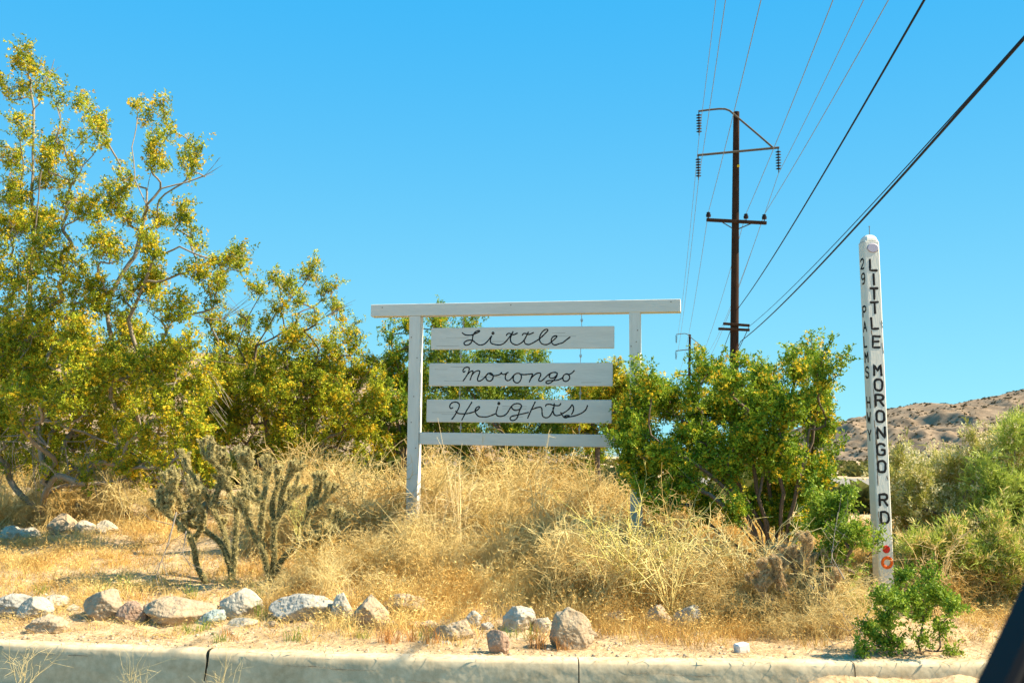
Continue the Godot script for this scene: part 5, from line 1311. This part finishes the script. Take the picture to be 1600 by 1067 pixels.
func scatter(called: String, meshes: Array, label: String, category: String, spots: Array, a: Color, b: Color) -> void:
	# spots: [Vector3, scale, height scale, extra tint 0..1]
	var root := Node3D.new()
	root.name = called
	add_child(root)
	meta(root, label, category)
	root.set_meta("kind", "stuff")
	for v in meshes.size():
		var where := []
		var tint := PackedColorArray()
		for k in range(v, spots.size(), meshes.size()):
			var s: Array = spots[k]
			var bs := Basis(Vector3.UP, rf(0, TAU)) * Basis.from_scale(Vector3(s[1], s[1] * s[2], s[1]))
			where.append(Transform3D(Basis(Vector3(rf(-1, 1), 0, rf(-1, 1)).normalized(), rf(0, 0.16)) * bs, s[0]))
			tint.append(a.lerp(b, clampf(s[3] + rf(-0.35, 0.35), 0.0, 1.0)))
		many(called.trim_suffix("s") + "_patch", meshes[v], where, tint, root)

func build_dry_cover() -> void:
	var patch := FastNoiseLite.new()
	patch.seed = 77
	patch.frequency = 0.55
	patch.fractal_octaves = 3
	# fine golden grass
	var fine := []
	for k in 5:
		fine.append(tuft_mesh(200 + k, 26, 0.10, 0.30, 0.08, 0.5, 0.0050, 0.35))
	rng.seed = 301
	var spots := []
	while spots.size() < 8000:
		var x := rf(-7.0, 5.2)
		var t := 0.42 + 7.0 * pow(rng.randf(), 1.15)
		var z := -(kerb_d(x) + t)
		var n := patch.get_noise_2d(x, z) * 0.5 + 0.5
		var mid := smooth(-2.1, -0.9, x) * (1.0 - smooth(1.5, 3.4, x) * (1.0 - smooth(3.0, 4.0, t)))
		var dense := lerpf(0.34, 1.0, mid) * smooth(0.6, 1.5, t) + 0.09
		if rng.randf() > dense * (0.05 + 2.2 * n * n):
			continue
		var hs := lerpf(0.45, 1.05, mid) * lerpf(0.6, 1.25, n) * lerpf(0.55, 1.0, smooth(0.9, 2.0, t))
		spots.append([on_ground(x, z), rf(0.8, 1.25), hs, patch.get_noise_2d(x * 2.3 + 90.0, z * 2.3) * 0.9 + 0.5])
	rng.seed = 302
	scatter("dry_grass", fine, "golden dry grass thick on the sandy bank round the sign posts", "dry grass", spots, Color(0.58, 0.35, 0.09), Color(0.88, 0.67, 0.26))
	# tangled skeletons of dead mustard
	var sk := []
	for k in 5:
		sk.append(skeleton_mesh(400 + k, 15, 0.66, 0.5, 0.0040, 1.4, 0.3))
	rng.seed = 303
	spots = []
	for q in [[-0.658, -11.6, 2.148, 0.7, 120, 1.15], [-1.668, -10.5, 1.005, 0.5, 70, 1.0], [0.346, -10.6, 1.421, 0.35, 80, 1.1], [0.482, -9.3, 1.425, 0.4, 70, 0.85], [1.159, -8.4, 0.885, 0.4, 60, 0.8], [-5.297, -12.5, 1.555, 0.5, 45, 0.9], [-5.157, -11.9, 1.367, 0.25, 34, 0.8], [-0.466, -8.7, 1.583, 0.45, 46, 0.5], [2.477, -8.6, 0.385, 0.5, 22, 0.7], [3.997, -8.8, 0.618, 0.5, 26, 0.75], [2.049, -7.9, 0.631, 0.35, 46, 0.6], [2.161, -7.5, 0.335, 0.2, 16, 0.5], [-1.168, -9.2, 0.587, 0.5, 26, 0.7]]:
		for k in int(q[4]):
			var x: float = q[0] + rf(-1, 1) * q[2]
			var z: float = q[1] + rf(-1, 1) * q[3]
			spots.append([on_ground(x, z), rf(0.65, 1.2) * q[5], rf(0.5, 1.2), rf(0.0, 1.0)])
	scatter("dead_mustard_stems", sk, "tangled straw yellow dead stems massed under and beside the hanging sign", "dry stems", spots, Color(0.58, 0.37, 0.10), Color(0.93, 0.76, 0.35))
	# larger standing mustard plants with green-yellow stems
	rng.seed = 304
	var spots2: Array = [[0.962, -8.1, 0.95, 0.9, 22, 0.66, 0.56, 0.16, "large arching straw stemmed weed between the boulders and the rounded creosote", 0.0056],
		[-0.481, -9.55, 1.45, 0.5, 8, 0.78, 0.60, 0.30, "tall thin straw weed rising in front of the lower sign rail and Heights board", 0.0042],
		[0.236, -9.45, 1.3, 0.3, 5, 0.78, 0.62, 0.30, "slim forked straw weed standing before the middle of the lower rail", 0.0042],
		[-0.674, -9.7, 1.0, 0.55, 10, 0.74, 0.54, 0.26, "pinkish straw weed clump beside the left sign post", 0.0042],
		[1.615, -8.4, 0.8, 0.7, 18, 0.66, 0.52, 0.20, "dry arching weed leaning over the half dead cholla", 0.005],
		[0.555, -8.6, 0.85, 0.9, 14, 0.82, 0.66, 0.28, "pale yellow weed with long bowed stems behind the small white stones", 0.0055],
		[1.241, -7.9, 0.75, 0.8, 14, 0.80, 0.66, 0.26, "low sprawling pale weed over the upright tan and dull grey boulders", 0.0055],
		[1.891, -8.2, 0.8, 0.8, 14, 0.84, 0.70, 0.34, "bleached weed with fanned stems at the base of the rounded creosote", 0.005],
		[1.374, -8.5, 1.2, 0.35, 6, 0.66, 0.46, 0.16, "single upright tawny stalk in front of the rounded creosote", 0.0045],
		[3.436, -8.2, 0.75, 0.35, 8, 0.70, 0.50, 0.22, "dry fan of tan stalks beside the foot of the street post", 0.0045],
		[-2.058, -9.8, 0.7, 0.3, 7, 0.55, 0.50, 0.14, "lone greenish stalk between the cholla and the left sign post", 0.004]]
	for k in spots2.size():
		var q: Array = spots2[k]
		var at := on_ground(q[0], q[1])
		var o := thing("tumble_mustard", at, q[8], "weed")
		var mi := MeshInstance3D.new()
		mi.name = "stems"
		mi.mesh = skeleton_mesh(450 + k, int(q[4]), q[2], q[3], q[9], 0.8)
		var mm := leafy(q[5], q[6], q[7], 0.2)
		mm.vertex_color_use_as_albedo = false
		mi.material_override = mm
		mi.mesh.surface_set_material(0, mm)
		o.add_child(mi)

func build_litter() -> void:
	var g := Geo.new()
	rng.seed = 501
	for k in 26:
		var p := Vector3(rf(-0.2, 0.2), rf(0.001, 0.014), rf(-0.2, 0.2))
		var dir := Vector3(rf(-1, 1), rf(-0.15, 0.25), rf(-1, 1)).normalized()
		g.leaf(p, dir, dir.cross(Vector3.UP).normalized(), rf(0.02, 0.09), rf(0.002, 0.006), 0.2)
	var mesh := g.mesh(M.straw)
	rng.seed = 502
	var where := []
	var tint := PackedColorArray()
	while where.size() < 3800:
		var x := rf(-7, 6)
		var t := 0.22 + 6.5 * pow(rng.randf(), 1.9)
		var z := -(kerb_d(x) + t)
		if t < 0.5 and rng.randf() < 0.45:
			continue
		where.append(Transform3D(Basis(Vector3.UP, rf(0, TAU)), on_ground(x, z) + Vector3(0, 0.004, 0)))
		tint.append(Color(0.26, 0.15, 0.06).lerp(Color(0.66, 0.47, 0.22), rng.randf()))
	for k in 130:   # brown leaf litter swept against the kerb foot
		var x := rf(1.7, 4.3)
		var off := rf(0.04, 0.34)
		where.append(Transform3D(Basis(Vector3.UP, rf(0, TAU)).scaled(Vector3.ONE * rf(0.4, 0.8)), Vector3(x, -0.12 + 0.205 * (1.0 - smooth(0.0, 9.0, (off + 0.02) / 0.06)), -kerb_d(x) + off)))
		tint.append(Color(0.20, 0.10, 0.04).lerp(Color(0.45, 0.28, 0.12), rng.randf()))
	var o := many("dry_litter", mesh, where, tint, self)
	meta(o, "scattered broken straw and dead leaves lying on the sand", "litter")
	# gravel
	var nz := rock_geo(Vector3(1, 0.7, 0.9), 9, 0.6)
	var small := SphereMesh.new()
	small.radial_segments = 7
	small.rings = 4
	small.radius = 0.5
	small.height = 0.75
	var pg := Geo.new()
	var arr := small.get_mesh_arrays()
	rng.seed = 503
	pg.ix = arr[Mesh.ARRAY_INDEX]
	for p in arr[Mesh.ARRAY_VERTEX]:
		var k := 1.0 + 0.35 * grain_noise.get_noise_3dv(p * 3.0)
		pg.v.append(p * k)
		pg.n.append((p as Vector3).normalized())
	var pm: StandardMaterial3D = plain(1, 1, 1, 0.95, true)
	where = []
	tint = PackedColorArray()
	while where.size() < 5200:
		var x := rf(-7, 6)
		var t := 0.2 + 4.5 * pow(rng.randf(), 1.8)
		var z := -(kerb_d(x) + t)
		var s := 0.006 + 0.028 * pow(rng.randf(), 4.0)
		where.append(Transform3D(Basis(Vector3.UP, rf(0, TAU)).scaled(Vector3.ONE * s), on_ground(x, z) + Vector3(0, s * 0.1, 0)))
		tint.append(Color(0.28, 0.21, 0.13).lerp(Color(0.62, 0.53, 0.40), rng.randf()))
	o = many("gravel", pg.mesh(pm), where, tint, self)
	meta(o, "small pale pebbles strewn over the sand behind the kerb", "gravel")
	# the heap of dirt washed against the foot of the kerb
	var xs := spread(1.55, 4.6, 1.55, 4.6, 0.06, 1.1)
	var heap := sheet(xs, func(x, j): return -kerb_d(x) - 0.02 + j * 0.06, 10, func(x, z, j): return -0.14 + 0.22 * smooth(1.55, 2.0, x) * (1.0 - smooth(4.2, 4.6, x)) * (1.0 - smooth(0.0, 9.0, float(j))) * (0.92 + 0.25 * bump_noise.get_noise_2d(x * 3.0, z * 3.0)) + 0.012 * grain_noise.get_noise_2d(x, z))
	structure("dirt_drift", heap, M.sand, "loose dirt and litter drifted against the foot of the kerb", "dirt")

func build_weeds() -> void:
	var green := leafy(0.20, 0.27, 0.04, 0.35)
	green.vertex_color_use_as_albedo = false
	var rust := leafy(0.50, 0.24, 0.07, 0.3)
	rust.vertex_color_use_as_albedo = false
	var straw := leafy(0.66, 0.52, 0.24, 0.3)
	straw.vertex_color_use_as_albedo = false
	var list: Array = [[-4.044, -8.75, "green", 0.14], [-3.388, -8.87, "green", 0.18], [-3.339, -8.96, "green", 0.14], [-2.292, -7.64, "green", 0.16], [-2.333, -7.5, "green", 0.12], [-2.023, -7.16, "green", 0.12], [-1.531, -7.2, "green", 0.16], [-2.133, -8.54, "green", 0.2], [-1.948, -7.98, "green", 0.18], [-0.627, -7.31, "green", 0.13], [-0.71, -7.23, "rust", 0.2], [-0.881, -7.15, "rust", 0.17], [-0.833, -7.2, "rust", 0.16], [-0.542, -7.16, "rust", 0.18], [0.18, -7.04, "rust", 0.24], [0.197, -7, "rust", 0.2], [0.004, -7.38, "green", 0.12], [0.151, -7.33, "green", 0.16], [-1.058, -7.29, "green", 0.1], [-2.446, -7.63, "green", 0.11], [-2.041, -7.38, "rust", 0.1], [0.362, -6.98, "rust", 0.14], [-2.678, -8.57, "green", 0.2], [-3.452, -8.62, "green", 0.16], [-1.939, -7.26, "rust", 0.08], [-3.086, -6.5, "straw", 0.3], [-2.302, -6.25, "straw", 0.26], [-1.69, -6.1, "straw", 0.28]]
	var names := {"green": ["green_weed", "small fresh green grass tuft growing among the boulders", "green tufts among the boulders", green], "rust": ["dry_tuft", "small rusty orange dry grass tuft standing between the boulders", "rusty tufts between the boulders", rust], "straw": ["straw_weed", "thin pale straw stalks standing in the gutter before the kerb", "straw stalks in the gutter", straw]}
	var k := 0
	for q in list:
		var nm: Array = names[q[2]]
		rng.seed = 600 + k
		var gutter: bool = q[2] == "straw"
		var at := Vector3(q[0], -0.12, q[1]) if gutter else on_ground(q[0], q[1])
		var o := thing(nm[0], at, nm[1], "weed", nm[2])
		var mi := MeshInstance3D.new()
		mi.name = "blades"
		if gutter:
			mi.mesh = skeleton_mesh(620 + k, 4, q[3], q[3] * 0.35, 0.0020, 0.35)
		else:
			mi.mesh = tuft_mesh(600 + k, 34, q[3] * 0.5, q[3], 0.05, 0.45, 0.006)
		mi.mesh.surface_set_material(0, nm[3])
		o.add_child(mi)
		k += 1

func build_sticks() -> void:
	var list: Array = [[[Vector3(2.279, 0.48, -7.75), Vector3(2.383, 0.392, -7.7), Vector3(2.492, 0.29, -7.6), Vector3(2.538, 0.209, -7.4)], "thick dead stick sloping down from the half dead cholla", "", 0.012], [[Vector3(2.376, 0.052, -6.95), Vector3(2.367, 0.169, -7), Vector3(2.458, 0.259, -7.1), Vector3(2.451, 0.352, -7.2)], "pale forked dead twig standing at the kerb below the cholla", "", 0.006], [[Vector3(2.203, 0.14, -7.15), Vector3(2.364, 0.129, -7.1), Vector3(2.489, 0.083, -6.9), Vector3(2.602, 0.063, -6.7)], "dead branch fallen across the kerb toward the road", "", 0.008], [[Vector3(2.5, 0.547, -7.6), Vector3(2.441, 0.702, -7.7), Vector3(2.503, 0.886, -7.8), Vector3(2.565, 1.027, -7.9)], "thin bare pale stem rising beside the small green creosote", "", 0.005], [[Vector3(-2.921, 0.944, -8.8), Vector3(-2.947, 0.678, -8.7), Vector3(-3.006, 0.516, -8.7), Vector3(-3.026, 0.388, -8.65)], "grey dead branch drooping from the bushy cholla", "", 0.008], [[Vector3(-2.83, 0.78, -8.8), Vector3(-2.817, 0.598, -8.7), Vector3(-2.729, 0.464, -8.7)], "short dead branch hanging under the bushy cholla", "", 0.006]]
	for k in list.size():
		rng.seed = 700 + k
		var q: Array = list[k]
		var at: Vector3 = q[0][0]
		var f := Frame.new()
		var o := thing("dead_branch", at, q[1], "branch", q[2])
		var g := Geo.new()
		var pts := PackedVector3Array()
		var rr := PackedFloat32Array()
		for i in q[0].size():
			pts.append(q[0][i] - at)
			rr.append(lerpf(q[3], q[3] * 0.35, float(i) / (q[0].size() - 1)))
		g.tube(pts, rr, 6)
		for i in range(1, pts.size()):
			for j in 3:
				var d := (pts[i] - pts[i - 1]).normalized()
				var dir := (d * 0.6 + rdir()).normalized()
				var a := pts[i - 1].lerp(pts[i], rng.randf())
				var b := a + dir * rf(0.08, 0.22)
				var c := b + (dir + rdir() * 0.8).normalized() * rf(0.05, 0.15)
				g.tube(PackedVector3Array([a, b, c]), PackedFloat32Array([q[3] * 0.4, q[3] * 0.3, q[3] * 0.15]), 4, false)
		part("stick", g, M.bark_pale, o)
	var cg := Geo.new()
	cg.box(Vector3.ZERO, Vector3(0.09, 0.07, 0.07), 0.008, Basis(Vector3.UP, 0.4) * Basis(Vector3.BACK, 0.12))
	var c := part("concrete_chunk", cg, M.concrete_white, self)
	c.position = Vector3(1.566, 0.165, -6.92)
	meta(c, "small broken block of white concrete lying just behind the kerb", "rubble")

# ---------------------------------------------------------------- far land
func build_far() -> void:
	var nz := FastNoiseLite.new()
	nz.seed = 5
	nz.frequency = 0.012
	nz.fractal_octaves = 5
	var shrub := Geo.new()
	rng.seed = 801
	for k in 40:
		var d := rdir()
		d.y = absf(d.y)
		shrub.leaf(d * 0.25 * rf(0.4, 1.2), d, d.cross(rdir()).normalized(), rf(0.3, 0.6), rf(0.2, 0.35))
	var shrub_mesh := shrub.mesh(M.leaf)
	var hills: Array = [
		{"crest": [[143.959, 3.095], [176.864, 10.499], [201.542, 24.895], [213.059, 26.129], [224.165, 26.951], [236.504, 31.064], [248.843, 35.178], [263.239, 37.234], [279.692, 36.411], [296.144, 39.291], [312.596, 42.581], [329.049, 47.106], [361.954, 55.743], [411.311, 63.969], [473.008, 57.8], [575.835, 63.969], [740.36, 47.517]], "foot": 380.0, "top": 640.0, "back": 900.0, "amp": 11.0, "label": "bare tan brown desert hill dotted with dark scrub beyond the road", "n": 16000, "s0": 0.8, "s1": 2.2},
		{"crest": [[-185.09, 11.63], [-131.105, 15.486], [-84.833, 15.872], [-61.697, 15.486], [-47.815, 15.1], [-38.56, 14.329], [-28.535, 13.558], [-21.594, 12.555], [-18.509, 11.938], [-13.882, 10.473], [-7.712, 7.003], [0, 3.147], [7.712, 1.604]], "foot": 45.0, "top": 120.0, "back": 200.0, "amp": 1.8, "label": "brown hillside showing through the creosote bushes", "n": 2500, "s0": 0.5, "s1": 1.4}]
	for h in hills:
		var crest: Array = h.crest
		var xs := PackedFloat32Array()
		for i in 301:
			xs.append(lerpf(crest[0][0], crest[crest.size() - 1][0], i / 300.0))
		var rows := 130
		var crest_at := func(x: float) -> float:
			for k in crest.size() - 1:
				if x <= crest[k + 1][0]:
					return lerpf(crest[k][1], crest[k + 1][1], smooth(0, 1, (x - crest[k][0]) / (crest[k + 1][0] - crest[k][0])) * 0.5 + 0.5 * (x - crest[k][0]) / (crest[k + 1][0] - crest[k][0]))
			return crest[crest.size() - 1][1]
		var z_of := func(x, j): return -lerpf(h.foot, h.back, j / float(rows - 1))
		var height := func(x, z, j):
			var c: float = crest_at.call(x)
			var d: float = -z
			var up := smooth(0, 1, clampf((d - h.foot) / (h.top - h.foot), 0, 1)) * 0.55 + 0.45 * clampf((d - h.foot) / (h.top - h.foot), 0, 1)
			if d > h.top:
				up = 1.0 - 0.6 * (d - h.top) / (h.back - h.top)
			var k: float = h.top / 640.0
			var ridge := 1.0 - absf(nz.get_noise_2d(x / k * 1.1, d / k * 0.45)) * 2.0
			var fade := clampf((d - h.foot) / (h.top - h.foot) * 2.0, 0, 1)
			var near_crest := clampf(absf(d - h.top) / (h.top * 0.12), 0.12, 1.0)
			return c * up - 0.6 + h.amp * (ridge - 0.7) * fade * near_crest * clampf(c / 20.0 / k, 0.15, 1.0) + h.amp * 0.06 * nz.get_noise_2d(x / k * 6.0, d / k * 6.0) * fade - h.amp * 0.55 * absf(nz.get_noise_2d(x / k * 2.6 + 70.0, d / k * 1.3)) * fade * near_crest
		var g := sheet(xs, z_of, rows, height)
		structure("hill", g, M.hill, h.label, "hill")
		rng.seed = 810
		var where := []
		var tint := PackedColorArray()
		for k in h.n:
			var x := lerpf(crest[0][0], crest[crest.size() - 1][0], rng.randf())
			var z: float = -lerpf(h.foot, h.top * 1.05, rng.randf())
			if nz.get_noise_2d(x * 3.0 + 500.0, z * 3.0) < -0.12 + rf(-0.2, 0.2):
				continue
			var s := rf(h.s0, h.s1) * rf(0.5, 1.0)
			where.append(Transform3D(Basis(Vector3.UP, rf(0, TAU)).scaled(Vector3(s, s * 0.8, s)), Vector3(x, height.call(x, z, 0) - 0.1, z)))
			tint.append(Color(0.045, 0.045, 0.022).lerp(Color(0.12, 0.105, 0.045), rng.randf()))
		var o := many("hill_scrub", shrub_mesh, where, tint, self)
		meta(o, "dark low scrub dotted over the " + ("far tan hill" if h.foot > 100.0 else "near brown hillside"), "scrub")
	# scrub on the plain
	rng.seed = 820
	var where := []
	var tint := PackedColorArray()
	while where.size() < 5200:
		var d := 20.0 + 380.0 * pow(rng.randf(), 1.6)
		var x := rf(-0.75, 0.75) * d * 1.1
		if d > 40.0 and d < 68.0 and x > 0.0:
			continue
		if d < 42.0 and x > 4.0 and rng.randf() < 0.8:
			continue
		var s := rf(0.6, 1.7)
		where.append(Transform3D(Basis(Vector3.UP, rf(0, TAU)).scaled(Vector3(s, s * 0.75, s)), on_ground(clampf(x, -1000, 1000), -d, 0.05)))
		tint.append(Color(0.07, 0.085, 0.018).lerp(Color(0.22, 0.20, 0.05), rng.randf()))
	var o := many("plain_scrub", shrub_mesh, where, tint, self)
	meta(o, "low olive scrub covering the flat plain before the hill", "scrub")
	var fr := Geo.new()
	var pts := [Vector3(6, 0.10, -43), Vector3(200, 0.10, -52), Vector3(200, 0.10, -76), Vector3(6, 0.10, -66)]
	fr.poly(pts, Vector3.UP)
	structure("far_road", fr, M.asphalt, "pale grey strip of road seen past the street post", "road")

func build_car() -> void:
	# the frame of the car window the photograph was taken from
	var g := Geo.new()
	var a: Vector3 = Vector3(0.367, 1.28, -0.72)
	var b: Vector3 = Vector3(0.438, 1.37, -0.76)
	var along := (b - a).normalized()
	var x := along.cross(Vector3.BACK).normalized()
	a -= along * 0.25
	b += along * 0.35
	g.box(Vector3.ZERO, Vector3(0.05, a.distance_to(b), 0.07), 0.014, Basis(x, along, x.cross(along)))
	var root := thing("car_window_frame", (a + b) * 0.5, "black slanted edge of a car window frame close by", "car")
	part("pillar", g, M.car_black, root)
	var s := Geo.new()
	s.box(x * -0.028, Vector3(0.012, a.distance_to(b), 0.04), 0.004, Basis(x, along, x.cross(along)))
	part("rubber_seal", s, M.car_black, root)

func _ready() -> void:
	# camera
	var cam := Camera3D.new()
	cam.name = "camera"
	add_child(cam)
	cam.position = Vector3(0, 1.45, 0)
	cam.basis = Basis(Vector3(0.999981, 0.006069, 0.000696), Vector3(-0.006109, 0.993466, 0.113968), Vector3(-0.000000, -0.113970, 0.993484))
	var lens := CameraAttributesPhysical.new()     # 35 mm lens, focused on the sign
	lens.frustum_focal_length = 35.0
	lens.frustum_focus_distance = 10.0
	lens.frustum_near = 0.05
	lens.frustum_far = 5000.0
	lens.exposure_aperture = 8.0
	cam.attributes = lens
	cam.current = true
	# sky
	var env := Environment.new()
	var sm := ProceduralSkyMaterial.new()
	sm.sky_top_color = srgb(0.006, 0.180, 0.39)
	sm.sky_horizon_color = srgb(0.170, 0.395, 0.445)
	sm.sky_curve = 0.155
	sm.sky_energy_multiplier = 1.0
	sm.ground_bottom_color = srgb(0.30, 0.22, 0.13)
	sm.ground_horizon_color = srgb(0.36, 0.28, 0.18)
	sm.sun_angle_max = 75.0
	sm.sun_curve = 0.12
	var sky := Sky.new()
	sky.sky_material = sm
	env.background_mode = Environment.BG_SKY
	env.sky = sky
	env.tonemap_mode = Environment.TONE_MAPPER_LINEAR
	env.tonemap_exposure = 2.4
	env.sdfgi_enabled = true
	env.ssao_enabled = true
	env.ssil_enabled = true
	var we := WorldEnvironment.new()
	we.name = "environment"
	we.environment = env
	add_child(we)
	# sun: high, from the right, almost along the kerb
	var sun := DirectionalLight3D.new()
	sun.name = "sun"
	sun.light_energy = 1.6
	sun.light_color = Color(1.0, 0.94, 0.83)
	sun.light_angular_distance = 0.5
	sun.shadow_enabled = true
	add_child(sun)
	var el := deg_to_rad(45.4)
	var az := deg_to_rad(3.0)
	var to_sun := Vector3(cos(el) * cos(az), sin(el), cos(el) * sin(az))
	sun.look_at_from_position(Vector3.ZERO, -to_sun, Vector3.UP)

	rng.seed = 12345
	bump_noise.seed = 4
	bump_noise.frequency = 0.7
	bump_noise.fractal_octaves = 3
	grain_noise.seed = 8
	grain_noise.frequency = 6.0
	grain_noise.fractal_octaves = 3
	make_materials()
	build_ground()
	build_kerb()
	build_far()
	var ends := build_poles()
	build_wires(ends)
	build_sign()
	build_street_post()
	build_bushes()
	build_cacti()
	build_rocks()
	build_dry_cover()
	build_litter()
	build_weeds()
	build_sticks()
	build_car()
